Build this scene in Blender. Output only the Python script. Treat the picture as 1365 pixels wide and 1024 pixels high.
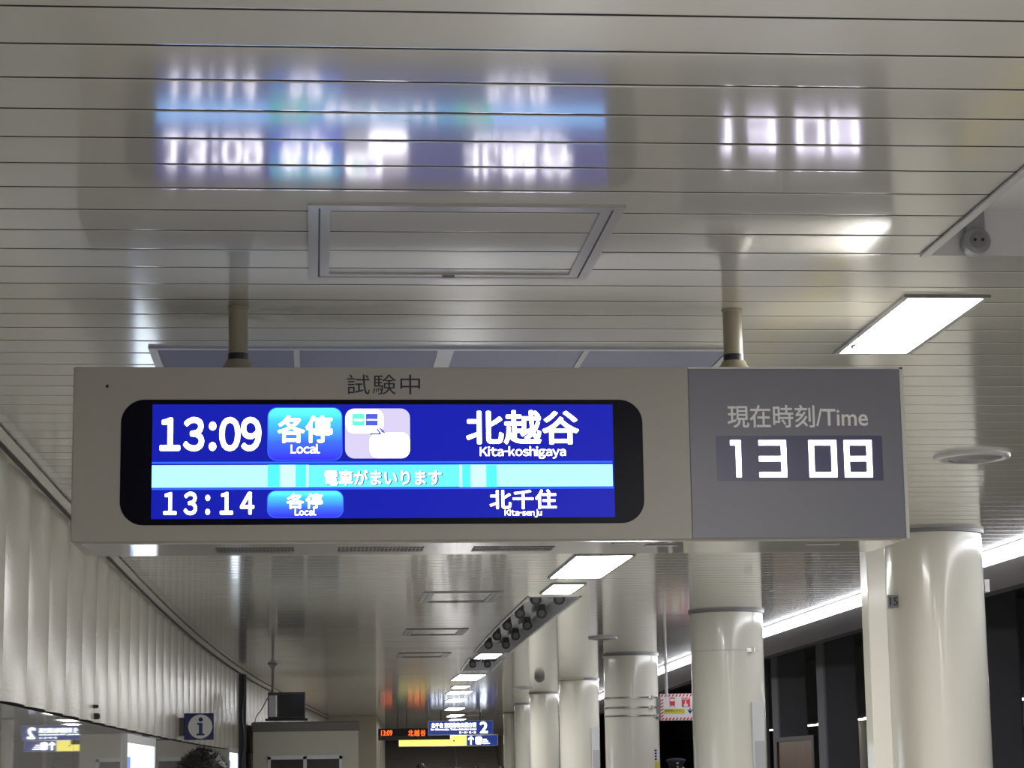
import bpy, math, random
from mathutils import Vector, Matrix, noise
random.seed(7)
for o in list(bpy.data.objects): bpy.data.objects.remove(o)
S = bpy.context.scene
COL = S.collection

# ------------------------------------------------------------------ camera, world, exposure
EYE = 1.6                      # camera height above the platform floor
CEIL = EYE + 1.8
F, TILT, YAW, ROLL = 2969.59, 0.171879, 0.089685, -0.01453
cam = bpy.data.cameras.new('camera'); camo = bpy.data.objects.new('camera', cam); COL.objects.link(camo)
fw = Vector((math.sin(YAW)*math.cos(TILT), math.cos(YAW)*math.cos(TILT), math.sin(TILT)))
r0 = Vector((math.cos(YAW), -math.sin(YAW), 0)); u0 = r0.cross(fw)
rt = r0*math.cos(ROLL)+u0*math.sin(ROLL); up = -r0*math.sin(ROLL)+u0*math.cos(ROLL)
m = Matrix((rt, up, -fw)).transposed().to_4x4(); m.translation = (0, 0, EYE)
camo.matrix_world = m
cam.sensor_width = 36; cam.lens = F*36/1365; cam.clip_end = 300; cam.clip_start = .05
S.camera = camo
def ray(px, py): return fw + rt*((px-682.5)/F) - up*((py-512)/F)
def at(px, py, Y):             # pixel -> point at distance Y down the platform
    d = ray(px, py); d = d*(Y/d.y); return Vector((d.x, d.y, d.z+EYE))
def on_ceiling(px, py):
    d = ray(px, py); d = d*(1.8/d.z); return Vector((d.x, d.y, CEIL))

S.view_settings.view_transform = 'Standard'; S.view_settings.look = 'None'
S.view_settings.exposure = 0.60; S.view_settings.gamma = 1; S.view_settings.use_curve_mapping = False
W = bpy.data.worlds.new('world'); S.world = W; W.use_nodes = True
W.node_tree.nodes['Background'].inputs[0].default_value = (.5, .52, .6, 1)
W.node_tree.nodes['Background'].inputs[1].default_value = .02
try:
    S.cycles.use_denoising = True
    S.cycles.max_bounces = 8; S.cycles.diffuse_bounces = 5; S.cycles.glossy_bounces = 5
    S.cycles.sample_clamp_indirect = 6
except Exception: pass

LAMP = 33.0       # recessed lamps of the ceiling
EDGE = 11.0       # lamp row over the platform edge

# ------------------------------------------------------------------ materials
MATS = {}
def lin(c): return tuple(((v/255)/12.92 if v/255 <= .04045 else ((v/255+.055)/1.055)**2.4) for v in c)+(1,)
def mat(name, col, rough=.5, metal=0, spec=.5, coat=0, coat_r=.05, bump=0, bump_scale=50, var=0, var_scale=4, emis=None, es=1, ior=1.5):
    m = bpy.data.materials.new(name); m.use_nodes = True; nt = m.node_tree; b = nt.nodes['Principled BSDF']
    c = col if len(col) == 4 else tuple(col)+(1,)
    b.inputs['Base Color'].default_value = c; b.inputs['Roughness'].default_value = rough
    b.inputs['Metallic'].default_value = metal; b.inputs['IOR'].default_value = ior
    b.inputs['Specular IOR Level'].default_value = spec
    b.inputs['Coat Weight'].default_value = coat; b.inputs['Coat Roughness'].default_value = coat_r
    if emis: b.inputs['Emission Color'].default_value = tuple(emis[:3])+(1,); b.inputs['Emission Strength'].default_value = es
    tc = nt.nodes.new('ShaderNodeTexCoord')
    if var:
        n = nt.nodes.new('ShaderNodeTexNoise'); n.inputs['Scale'].default_value = var_scale; n.inputs['Detail'].default_value = 5
        mx = nt.nodes.new('ShaderNodeMix'); mx.data_type = 'RGBA'
        mx.inputs[6].default_value = tuple(v*(1-var) for v in c[:3])+(1,); mx.inputs[7].default_value = tuple(min(1, v*(1+var)) for v in c[:3])+(1,)
        nt.links.new(tc.outputs['Object'], n.inputs['Vector']); nt.links.new(n.outputs['Fac'], mx.inputs[0]); nt.links.new(mx.outputs[2], b.inputs['Base Color'])
    if bump:
        n = nt.nodes.new('ShaderNodeTexNoise'); n.inputs['Scale'].default_value = bump_scale; n.inputs['Detail'].default_value = 2
        bp = nt.nodes.new('ShaderNodeBump'); bp.inputs['Strength'].default_value = bump; bp.inputs['Distance'].default_value = .01
        nt.links.new(tc.outputs['Object'], n.inputs['Vector']); nt.links.new(n.outputs['Fac'], bp.inputs['Height']); nt.links.new(bp.outputs['Normal'], b.inputs['Normal'])
    MATS[name] = m; return m
def emit(name, col, s=1):
    m = bpy.data.materials.new(name); m.use_nodes = True; nt = m.node_tree
    b = nt.nodes['Principled BSDF']; b.inputs['Base Color'].default_value = (.002, .002, .002, 1); b.inputs['Roughness'].default_value = .3; b.inputs['Specular IOR Level'].default_value = .1
    b.inputs['Emission Color'].default_value = tuple(col[:3])+(1,); b.inputs['Emission Strength'].default_value = s
    MATS[name] = m; return m
def emit_ramp(name, z0, z1, stops):          # a vertical colour ramp drawn by the display itself
    m = emit(name, (1, 1, 1)); nt = m.node_tree; b = nt.nodes['Principled BSDF']
    g = nt.nodes.new('ShaderNodeNewGeometry'); sp = nt.nodes.new('ShaderNodeSeparateXYZ'); mr = nt.nodes.new('ShaderNodeMapRange')
    mr.inputs[1].default_value = z0; mr.inputs[2].default_value = z1
    cr = nt.nodes.new('ShaderNodeValToRGB'); el = cr.color_ramp.elements
    while len(el) < len(stops): el.new(.5)
    for e, (p, c) in zip(el, stops): e.position = p; e.color = tuple(c)+(1,)
    nt.links.new(g.outputs['Position'], sp.inputs[0]); nt.links.new(sp.outputs[2], mr.inputs[0]); nt.links.new(mr.outputs[0], cr.inputs[0]); nt.links.new(cr.outputs[0], b.inputs['Emission Color'])
    return m

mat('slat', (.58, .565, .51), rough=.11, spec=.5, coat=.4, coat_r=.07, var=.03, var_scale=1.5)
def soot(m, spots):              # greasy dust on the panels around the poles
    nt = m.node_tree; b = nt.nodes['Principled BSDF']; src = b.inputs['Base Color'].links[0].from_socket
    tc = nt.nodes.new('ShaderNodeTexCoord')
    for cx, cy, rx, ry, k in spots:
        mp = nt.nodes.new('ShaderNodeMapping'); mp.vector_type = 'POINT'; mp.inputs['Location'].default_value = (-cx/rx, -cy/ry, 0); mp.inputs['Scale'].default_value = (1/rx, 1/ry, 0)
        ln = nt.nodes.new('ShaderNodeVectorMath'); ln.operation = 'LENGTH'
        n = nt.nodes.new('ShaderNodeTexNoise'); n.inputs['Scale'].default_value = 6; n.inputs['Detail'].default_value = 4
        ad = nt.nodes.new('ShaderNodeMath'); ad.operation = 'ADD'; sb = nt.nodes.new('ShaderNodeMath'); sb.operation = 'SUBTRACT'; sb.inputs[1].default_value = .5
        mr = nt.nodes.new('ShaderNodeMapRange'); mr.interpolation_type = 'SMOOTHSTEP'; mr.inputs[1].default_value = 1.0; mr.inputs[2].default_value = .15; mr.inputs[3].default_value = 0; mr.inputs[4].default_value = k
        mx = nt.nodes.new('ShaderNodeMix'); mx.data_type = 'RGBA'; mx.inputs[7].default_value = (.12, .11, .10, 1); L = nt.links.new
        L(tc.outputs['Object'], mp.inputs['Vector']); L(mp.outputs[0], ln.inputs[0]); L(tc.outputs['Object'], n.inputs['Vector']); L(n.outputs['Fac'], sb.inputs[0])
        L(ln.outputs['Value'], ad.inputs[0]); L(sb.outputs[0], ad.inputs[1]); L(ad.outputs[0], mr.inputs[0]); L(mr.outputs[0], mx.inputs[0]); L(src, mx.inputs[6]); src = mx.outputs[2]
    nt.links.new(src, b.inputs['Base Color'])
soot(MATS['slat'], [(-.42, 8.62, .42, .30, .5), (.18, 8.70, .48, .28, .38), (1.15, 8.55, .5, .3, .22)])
mat('joint', (.03, .028, .025), rough=.7)
mat('smooth_soffit', (.45, .43, .46), rough=.35)
mat('scallop', (.52, .49, .415), rough=.2, bump=.16, bump_scale=45, var=.05, var_scale=3)
mat('grey_panel', (.27, .27, .26), rough=.015, spec=.5, var=.06, var_scale=.8)
mat('seam', (.02, .02, .02), rough=.6)
mat('floor_tile', (.42, .41, .39), rough=.3, var=.08, var_scale=6)
mat('concrete_dark', (.08, .08, .09), rough=.85, var=.3, var_scale=.7)
mat('pillar_concrete', (.14, .14, .155), rough=.8, var=.15, var_scale=2)
mat('ballast', (.05, .048, .045), rough=.9, bump=.6, bump_scale=30)
mat('column_paint', (.78, .755, .67), rough=.18, coat=.35, coat_r=.07, var=.02, var_scale=2)
mat('casing', (.44, .42, .375), rough=.38, var=.02, var_scale=60)
mat('casing_under', (.62, .60, .55), rough=.05, spec=.8)
mat('clock_face', (.205, .205, .25), rough=.33, var=.02, var_scale=80)
mat('edge_white', (.7, .7, .68), rough=.25)
mat('bezel', (.002, .002, .010), rough=.3, spec=.1)
mat('led_window', (.07, .07, .16), rough=.3)
mat('black', (.01, .01, .01), rough=.5)
mat('dark_print', (.03, .03, .05), rough=.5)
mat('white_print', (.93, .93, .95), rough=.4)
mat('pole_paint', (.36, .33, .25), rough=.3)
mat('dark_band', (.02, .02, .035), rough=.4)
mat('vent_panel', (.085, .105, .23), rough=.3)
mat('white_metal', (.62, .62, .62), rough=.25)
mat('light_grey', (.5, .5, .52), rough=.3)
mat('grey_metal', (.22, .22, .23), rough=.35)
mat('steel', (.55, .54, .5), rough=.25, metal=.9)
mat('dark_grey', (.07, .07, .075), rough=.5)
mat('hatch_frame', (.46, .455, .44), rough=.2)
mat('hatch_rim', (.16, .16, .17), rough=.3)
mat('holder', (.30, .30, .32), rough=.35)
mat('navy', (.015, .02, .11), rough=.25)
mat('white_paint', (.7, .7, .72), rough=.3)
mat('kiosk_paint', (.52, .49, .39), rough=.4, var=.03)
mat('kiosk_roof', (.16, .15, .13), rough=.5)
mat('glass_dark', (.02, .022, .025), rough=.05)
mat('sign_red', (.62, .03, .05), rough=.4)
mat('sign_white', (.75, .72, .75), rough=.4)
mat('sign_yellow', (.7, .62, .05), rough=.4)
mat('poster', (.11, .05, .04), rough=.3, var=.9, var_scale=2.2)
mat('skin', (.55, .36, .27), rough=.5)
mat('hair', (.008, .007, .007), rough=.45, bump=.6, bump_scale=180)
mat('cloth_navy', (.02, .025, .05), rough=.9)
mat('cloth_grey', (.08, .08, .09), rough=.9)
mat('cloth_trousers', (.025, .025, .03), rough=.9)
mat('cloth_brown', (.09, .06, .045), rough=.9)
mat('gold', (.6, .45, .12), rough=.3, metal=.8)
mat('stair', (.42, .37, .34), rough=.6, var=.2)
mat('tactile', (.6, .5, .06), rough=.6)
mat('beige_block', (.5, .46, .36), rough=.3)
emit('lamp_glow', (1, .98, .96), LAMP)
emit('lamp_glow_far', (1, .99, .98), LAMP*.6)
emit('lamp_edge', (.95, .96, 1), EDGE)
emit('lamp_far', (1, .96, .88), 6)
emit('lcd_blue', (.005, .009, .29), 1.0)
emit('lcd_line', (.03, .10, .9), 1.0)
emit('lcd_white', (.93, .88, 1.0), 3.6)
emit('lcd_card', (.52, .47, .66), .95)
emit('lcd_pale', (.17, .46, .95), 2.1)
emit('lcd_cyan', (.10, .62, 1.15), 1.15)
emit('lcd_teal', (.06, .85, .80), 1.15)
emit('lcd_light', (.42, .85, .9), 1.1)
emit('lcd_shadow', (.04, .10, .25), 1)
emit('lcd_green', (.10, .75, .50), 1.0)
emit('lcd_navy', (.06, .08, .55), 1.0)
emit('lcd_grey', (.35, .36, .7), 1.0)
emit('led_white', (.85, .80, 1.0), 9)
emit('led_orange', (1, .12, .02), 1.5)
emit('ad_light', (.78, .9, 1.0), 1.7)
emit('ad_print', (.12, .2, .6), 1)
emit('back_navy', (.015, .03, .16), 1)
emit('back_white', (.85, .92, 1.0), 3.0)
emit('back_yellow', (.9, .78, .15), 1.1)
emit('white_tube', (.9, .92, 1), 3)

# ------------------------------------------------------------------ helpers
class MB:
    def __init__(s): s.v = []; s.f = []; s.mi = []
    def add(s, vs, fs, mi=0):
        n = len(s.v); s.v += [tuple(v) for v in vs]; s.f += [tuple(n+i for i in f) for f in fs]; s.mi += [mi]*len(fs); return s
    def box(s, x0, x1, y0, y1, z0, z1, mi=0):
        return s.add([(x0,y0,z0),(x1,y0,z0),(x1,y1,z0),(x0,y1,z0),(x0,y0,z1),(x1,y0,z1),(x1,y1,z1),(x0,y1,z1)],
            [(0,3,2,1),(4,5,6,7),(0,1,5,4),(1,2,6,5),(2,3,7,6),(3,0,4,7)], mi)
    def cbox(s, x0, x1, y0, y1, z0, z1, c=.004, mi=0):       # chamfered in the XZ outline and front/back rims
        pts = [(x0+c,z0),(x1-c,z0),(x1,z0+c),(x1,z1-c),(x1-c,z1),(x0+c,z1),(x0,z1-c),(x0,z0+c)]
        return s.prism(pts, y0, y1, mi, rim=c)
    def prism(s, pts, y0, y1, mi=0, rim=0):                  # outline in XZ, extruded along Y; rim = chamfer of the front
        n = len(pts); cx = sum(p[0] for p in pts)/n; cz = sum(p[1] for p in pts)/n
        rings = []
        if rim:
            w = max(p[0] for p in pts)-min(p[0] for p in pts); h = max(p[1] for p in pts)-min(p[1] for p in pts)
            sx = 1-2*rim/w; sz = 1-2*rim/h
            rings.append([(cx+(x-cx)*sx, y0, cz+(z-cz)*sz) for x, z in pts]); rings.append([(x, y0+rim, z) for x, z in pts])
        else: rings.append([(x, y0, z) for x, z in pts])
        rings.append([(x, y1, z) for x, z in pts])
        vs = [p for r in rings for p in r]; fs = [tuple(range(n))]
        for k in range(len(rings)-1):
            for i in range(n): j = (i+1) % n; fs.append((k*n+i, (k+1)*n+i, (k+1)*n+j, k*n+j))
        fs.append(tuple(reversed(range((len(rings)-1)*n, len(rings)*n))))
        return s.add(vs, fs, mi)
    def lathe(s, prof, c=(0,0,0), axis='z', n=32, mi=0, cap=True, arc=None):  # prof: (radius, height)
        vs = []; fs = []
        for r, h in prof:
            for i in range(n):
                a = 2*math.pi*i/n; p = (r*math.cos(a), r*math.sin(a), h)
                if axis == 'y': p = (p[0], p[2], p[1])
                if axis == 'x': p = (p[2], p[0], p[1])
                vs.append((p[0]+c[0], p[1]+c[1], p[2]+c[2]))
        for k in range(len(prof)-1):
            for i in range(n): j = (i+1) % n; fs.append((k*n+i, k*n+j, (k+1)*n+j, (k+1)*n+i))
        if cap:
            if prof[0][0] > 1e-6: fs.append(tuple(reversed(range(n))))
            if prof[-1][0] > 1e-6: fs.append(tuple(range((len(prof)-1)*n, len(prof)*n)))
        return s.add(vs, fs, mi)
    def tube(s, pts, r, n=8, mi=0):
        vs = []; fs = []; P = [Vector(p) for p in pts]
        for k, p in enumerate(P):
            t = (P[min(k+1, len(P)-1)]-P[max(k-1, 0)]).normalized()
            a = t.orthogonal().normalized() if k == 0 else (a - t*a.dot(t)).normalized()
            b = t.cross(a)
            for i in range(n):
                w = 2*math.pi*i/n; vs.append(p+(a*math.cos(w)+b*math.sin(w))*r)
        for k in range(len(P)-1):
            for i in range(n): j = (i+1) % n; fs.append((k*n+i, k*n+j, (k+1)*n+j, (k+1)*n+i))
        fs += [tuple(reversed(range(n))), tuple(range((len(P)-1)*n, len(P)*n))]
        return s.add(vs, fs, mi)
    def build(s, name, mats, parent=None, smooth=False):
        base = Vector((0,0,0)); q = parent
        while q is not None: base += q.location; q = q.parent
        me = bpy.data.meshes.new(name)
        me.from_pydata([(v[0]-base.x, v[1]-base.y, v[2]-base.z) for v in s.v], [], s.f)
        for mm in (mats if isinstance(mats, (list, tuple)) else [mats]): me.materials.append(MATS[mm])
        if any(s.mi): me.polygons.foreach_set('material_index', s.mi)
        me.update()
        if smooth:
            me.polygons.foreach_set('use_smooth', [True]*len(me.polygons))
            try: me.set_sharp_from_angle(angle=math.radians(smooth if smooth > 1 else 40))
            except Exception: pass
        o = bpy.data.objects.new(name, me); COL.objects.link(o)
        if parent is not None: o.parent = parent
        return o
def thing(name, label, cat, loc, group=None):
    o = bpy.data.objects.new(name, None); COL.objects.link(o); o.location = loc; o.empty_display_size = .1
    return tag(o, label, cat, group)
def tag(o, label, cat, group=None):
    o['label'] = label; o['category'] = cat
    if group: o['group'] = group
    return o
def struct(o): o['kind'] = 'structure'; return o
def rrect(x0, x1, z0, z1, r, n=6):
    out = []
    for cx, cz, a0 in ((x1-r, z0+r, -90), (x1-r, z1-r, 0), (x0+r, z1-r, 90), (x0+r, z0+r, 180)):
        for i in range(n+1):
            a = math.radians(a0+90*i/n); out.append((cx+r*math.cos(a), cz+r*math.sin(a)))
    return out
def text(name, s, box, mats, parent, bold=0, depth=.0012, space=1.0, wide=False, gap=.07):
    """lettering as a thin mesh on the plane Y=box[4], facing the camera side (-Y); box = x0,x1,z0,z1,Y"""
    x0, x1, z0, z1, Y = box
    def glyphs(body):
        cu = bpy.data.curves.new(name, 'FONT'); cu.body = body; cu.size = 1; cu.space_character = space; cu.extrude = .001; cu.resolution_u = 4
        t = bpy.data.objects.new(name, cu); COL.objects.link(t)
        bpy.context.view_layer.update()
        dg = bpy.context.evaluated_depsgraph_get(); me = bpy.data.meshes.new_from_object(t.evaluated_get(dg))
        bpy.data.objects.remove(t); return me
    if wide:                      # sans-serif latin letters set one by one
        V_, F_ = [], []; pen = 0
        for ch in s:
            if ch == ' ': pen += .3; continue
            g = glyphs(chr(ord(ch)+0xFEE0)); xs = [v.co.x for v in g.vertices]; a = min(xs); w_ = max(xs)-a; k = .45 if ch == '-' else 1
            pad = .12 if ch in ':1' and bold > .01 and len(s) < 7 else 0
            n = len(V_); pen += pad
            V_ += [(pen+(v.co.x-a)*k, v.co.y, v.co.z) for v in g.vertices]; F_ += [tuple(n+i for i in p.vertices) for p in g.polygons]
            pen += w_*k+gap+pad*.6
        me = bpy.data.meshes.new(name); me.from_pydata(V_, [], F_)
    else: me = glyphs(s)
    if bold:
        V0 = [tuple(v.co) for v in me.vertices]; F0 = [tuple(p.vertices) for p in me.polygons]; V_, F_ = [], []
        for k in range(9):
            dx, dy = (0, 0) if k == 8 else (bold*math.cos(k*math.pi/4), bold*math.sin(k*math.pi/4)); n = len(V_)
            V_ += [(a+dx, b+dy, c+(.1*k if c > 0 else 0)) for a, b, c in V0]; F_ += [tuple(i+n for i in f) for f in F0]
        me = bpy.data.meshes.new(name); me.from_pydata(V_, [], F_)
    xs = [v.co.x for v in me.vertices]; ys = [v.co.y for v in me.vertices]
    a, b, c, d = min(xs), max(xs), min(ys), max(ys)
    base = Vector((0,0,0)); q = parent
    while q is not None: base += q.location; q = q.parent
    for v in me.vertices:
        v.co = Vector((x0+(v.co.x-a)/(b-a)*(x1-x0), Y-depth-3e-4*max(0, v.co.z-.001) if v.co.z > 0 else Y, z0+(v.co.y-c)/(d-c)*(z1-z0)))-base
    me.name = name; me.materials.clear(); me.materials.append(MATS[mats])
    for p in me.polygons: p.material_index = 0
    o = bpy.data.objects.new(name, me); COL.objects.link(o); o.parent = parent
    return o

def bend(Y):                     # the platform curves gently to the right in the distance
    if Y < 18: return 0.0
    if Y < 50: return .00085*(Y-18)**2
    return .00085*32**2 + (Y-50)*.0544
WALL = -1.66
YS, YE = -11.0, 116.0

# ------------------------------------------------------------------ ceiling of narrow metal panels
PITCH, Y00 = .277, 5.1237
SL, SR = WALL, 5.72
KS = list(range(int((YS-Y00)/PITCH)-1, int((YE-Y00)/PITCH)+1))
TROUGHS = [(3, 9, 2.19, 2.76), (66, 106, 2.24, 2.76), (112, 128, 2.24, 2.76)]   # open lamp troughs: first slat, last slat, x0, x1
mb = MB()
for k in KS:
    y = Y00+PITCH*k; b0, b1 = bend(y), bend(y+PITCH)
    segs = [(SL, SR)]
    for a, b, x0, x1 in TROUGHS:
        if a <= k < b: segs = [(SL, x0), (x1, SR)]
    tilt = random.uniform(-.0016, .0016); g = .0042
    prof = [(g, .012), (g, .003), (g+.0013, .0012), (g+.0045, .0002), (g+.010, 0), (PITCH-g-.010, 0), (PITCH-g-.0045, .0002), (PITCH-g-.0013, .0016), (PITCH-g, .005), (PITCH-g, .012), (PITCH+g, .012)]
    for x0, x1 in segs:
        xl = [x0, x1]; vs = []
        for dy, dz in prof:
            bb = b0+(b1-b0)*dy/PITCH
            for x in xl: vs.append((x+bb, y+dy, CEIL+dz+tilt*(dy-PITCH/2)))
        fs = []; n = len(prof)
        mb.add(vs, [(2*i, 2*i+1, 2*i+3, 2*i+2) for i in range(2, n-3)], 0)
        mb.add(vs, [(2*i, 2*i+1, 2*i+3, 2*i+2) for i in (0, 1, n-3, n-2)], 1)
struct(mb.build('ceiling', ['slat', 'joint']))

def strip_along(name, prof, mats, y0, y1, n=60, smooth=False, mi=None):   # an XZ outline swept along the bend
    mb = MB(); m = len(prof); vs = []
    for i in range(n+1):
        y = y0+(y1-y0)*i/n; b = bend(y)
        vs += [(x+b, y, z) for x, z in prof]
    fs = []
    for i in range(n):
        for j in range(m): k = (j+1) % m; fs.append((i*m+j, i*m+k, (i+1)*m+k, (i+1)*m+j))
    fs += [tuple(range(m)), tuple(reversed(range(n*m, (n+1)*m)))]
    mb.add(vs, fs); return mb.build(name, mats, smooth=smooth)
def rect(x0, x1, z0, z1): return [(x0, z0), (x1, z0), (x1, z1), (x0, z1)]

struct(strip_along('ceiling_edge', rect(5.722, 7.12, CEIL-.004, CEIL+.10), 'smooth_soffit', YS, YE)).name = 'trim_1'
struct(strip_along('t', rect(WALL-.02, WALL+.035, CEIL-.012, CEIL-.004), 'seam', YS, YE)).name = 'trim_2'
struct(strip_along('t', rect(WALL-.03, WALL+.045, CEIL-.085, CEIL-.012), 'scallop', YS, YE)).name = 'trim_3'
struct(strip_along('t', rect(WALL+.02, WALL+.0475, CEIL-.095, CEIL-.085), 'seam', YS, YE)).name = 'trim_4'

# ------------------------------------------------------------------ floor, tracks, walls
struct(strip_along('floor', rect(WALL-.3, 6.35, -.3, 0), 'floor_tile', YS, YE))
struct(strip_along('t', rect(5.35, 5.65, 0, .004), 'tactile', YS, YE)).name = 'trim_5'
struct(strip_along('t', rect(6.05, 6.353, -1.2, -.3), 'concrete_dark', YS, YE)).name = 'trim_6'
struct(strip_along('t', rect(6.05, 22, -1.4, -1.2), 'ballast', YS, YE)).name = 'trim_7'
struct(strip_along('t', rect(13.3, 22, -1.2, 0), 'concrete_dark', YS, YE)).name = 'trim_8'
struct(strip_along('t', rect(7.12, 7.3, CEIL-.004, CEIL+1.6), 'concrete_dark', YS, YE)).name = 'trim_9'
struct(strip_along('t', rect(7.3, 22, CEIL+1.4, CEIL+1.6), 'concrete_dark', YS, YE)).name = 'trim_10'
struct(strip_along('t', rect(13.35, 13.6, EYE+1.32, CEIL+1.4), 'concrete_dark', YS, YE)).name = 'trim_11'
struct(strip_along('t', rect(13.6, 18.5, EYE+1.45, EYE+1.6), 'smooth_soffit', YS, YE)).name = 'trim_12'
struct(strip_along('wall_right', rect(18.4, 18.7, -1.2, CEIL+1.4), 'beige_block', YS, YE))
mb = MB(); mb.box(WALL-.5, 22, YS-.2, YS, -1.4, CEIL+1.6); struct(mb.build('wall_back', 'beige_block'))
mb = MB(); mb.box(WALL-.5, 26, YE, YE+.2, -1.4, CEIL+1.6); struct(mb.build('wall_front', 'concrete_dark'))

# left wall: bulging enamel panels above, flat glossy grey panels below a shadow joint
SEAM = EYE+.40
mb = MB(); P = 1.03; ph = 12.36
zs = [SEAM+.012, SEAM+.5, CEIL-.08]
k = math.floor((YS-ph)/P)
while ph+k*P < YE:
    y0 = ph+k*P; n = 10; vs = []
    for i in range(n+1):
        t = i/n; y = y0+P*t*.992; bul = .034*(1-(2*t-1)**2)**.8+.012*t
        for z in zs: vs.append((WALL-.035+bul+bend(y), y, z))
    fs = [(i*3+j, i*3+j+1, (i+1)*3+j+1, (i+1)*3+j) for i in range(n) for j in range(2)]
    mb.add(vs, fs, 0); k += 1
vs = []; n = 80
for i in range(n+1):
    y = YS+(YE-YS)*i/n
    for z in (0, CEIL+.1): vs.append((WALL-.06+bend(y), y, z))
mb.add(vs, [(2*i, 2*i+1, 2*i+3, 2*i+2) for i in range(n)], 2)
y = 11.9-3.92*6
while y < YE:
    m_ = 6; vs = []
    for i in range(m_+1):
        yy = y+.006+(3.92-.012)*i/m_
        for z in (0.1, SEAM-.008): vs.append((WALL+bend(yy), yy, z))
        for z in (SEAM-.008,): vs.append((WALL-.04+bend(yy), yy, z))
    mb.add(vs, [(3*i, 3*i+1, 3*i+4, 3*i+3) for i in range(m_)]+[(3*i+1, 3*i+2, 3*i+5, 3*i+4) for i in range(m_)], 1)
    y += 3.92
struct(mb.build('wall_left', ['scallop', 'grey_panel', 'seam'], smooth=50))
struct(strip_along('t', rect(WALL-.05, WALL+.01, 0, .1), 'dark_grey', YS, YE)).name = 'baseboard_left'

# ------------------------------------------------------------------ the hanging departure board
YB = 8.30; YR = 8.80
bx0, bx1, bz0, bz1 = -.897, 2.259, EYE+.852, EYE+1.512
brd = thing('departure_board', 'long beige hanging departure board with blue screen and grey clock panel at its right end', 'departure board', (.68, 8.55, bz0))
xs_ = 1.4225
mb = MB(); mb.cbox(bx0, bx1, YB+.006, YR, bz0, bz1, .006); mb.build('casing', 'casing', brd)
mb = MB(); mb.prism(rrect(bx0+.002, xs_, bz0+.002, bz1-.002, .006), YB, YB+.02, rim=.002); mb.build('front_panel', 'casing', brd)
mb = MB(); mb.prism(rrect(xs_, bx1-.012, bz0+.002, bz1-.006, .004), YB-.001, YB+.02, rim=.002); ckp = mb.build('clock_panel', 'clock_face', brd)
mb = MB(); mb.box(bx1-.012, bx1+.001, YB-.002, YB+.03, bz0, bz1+.001); mb.box(xs_, bx1, YB-.002, YB+.03, bz1-.006, bz1+.001); mb.build('corner_strip', 'edge_white', brd)
mb = MB(); mb.box(bx0+.04, bx1-.03, YB+.03, YR-.03, bz0-.006, bz0+.002); ut = mb.build('bottom_cover', 'casing_under', brd)
for a, b in ((290, 390), (452, 562), (632, 735)):      # rows of ventilation slots in the bottom cover
    p0, p1 = at(a, 733, YB+.25), at(b, 733, YB+.25); mb = MB(); n = 22
    for i in range(n):
        x = p0.x+(p1.x-p0.x)*i/(n-1)
        for r_ in range(2): mb.box(x-.005, x+.006, YB+.17+.10*r_, YB+.25+.10*r_, bz0-.0075, bz0-.005)
    mb.build('vent_slots', 'black', ut)
for a, b, d in ((1085, 1130, .1), (868, 912, .12), (820, 850, .04)):
    p0, p1 = at(a, 725, YB), at(b, 725, YB); mb = MB(); mb.box(p0.x, p1.x, YB+d, YB+d+.06, bz0-.010, bz0-.004); mb.build('latch', 'grey_metal', ut)
p = at(143, 515, YB); mb = MB(); mb.lathe([(.006, -.003), (.006, .002)], (p.x, YB, p.z), 'y', 12); mb.build('screw', 'black', brd)

# screen opening: black bezel and lit display
def bb(x0, y0, x1, y1, Y=YB):       # pixel box of the photograph -> x0,x1,z0,z1 on the board's face
    a = at(x0, y1, Y); b = at(x1, y0, Y); c = at(x0, y0, Y); d = at(x1, y1, Y)
    return (a.x+c.x)/2, (b.x+d.x)/2, (a.z+d.z)/2, (b.z+c.z)/2
q = bb(160.5, 533, 857.5, 699); mb = MB(); mb.prism(rrect(*q, .088, 10), YB-.004, YB+.02, rim=.002); bez = mb.build('screen_bezel', 'bezel', brd)
YL = YB-.005
q = bb(202.5, 539.5, 818, 691); mb = MB(); mb.box(q[0], q[1], YL, YL+.004, q[2], q[3]); lcd = mb.build('display', 'lcd_blue', brd)
LX0, LX1 = q[0], q[1]
def patch(name, px, mats, r=0, lift=.001, parent=None):
    q = bb(*px); mb = MB()
    if r: mb.prism(rrect(*q, r), YL-lift, YL+.0005)
    else: mb.box(q[0], q[1], YL-lift, YL+.0005, q[2], q[3])
    return mb.build(name, mats, parent or lcd)
def ltext(name, s, px, mats='lcd_white', bold=.02, lift=.002, **k):
    q = bb(*px); return text(name, s, (*q, YL-lift), mats, lcd, bold=bold, **k)
patch('divider_line', (202.5, 615.5, 816, 618), 'lcd_line'); patch('divider_line', (202.5, 650.5, 818, 652.5), 'lcd_line')
patch('message_band', (202.5, 620, 816.5, 649.5), 'lcd_pale')
for a, b, c in ((357, 373, 'lcd_teal'), (373, 394, 'lcd_light'), (394, 408, 'lcd_teal'), (408, 411.5, 'lcd_light'), (411.5, 612, 'lcd_cyan'), (612, 616, 'lcd_light'), (616, 627, 'lcd_teal'), (627, 648, 'lcd_light'), (648, 662, 'lcd_teal')):
    patch('band_stripe', (a, 620, b, 649.5), c, lift=.0018)
ltext('message_outline', '電車がまいります', (433, 627, 590, 648.5), 'lcd_shadow', bold=.035, lift=.0022, depth=.0003)
ltext('message_text', '電車がまいります', (432.5, 627, 588, 647.5), bold=.012, lift=.0030)
ltext('departure_time', '13:09', (213, 556.5, 348.5, 602), bold=.03, wide=True)
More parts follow.
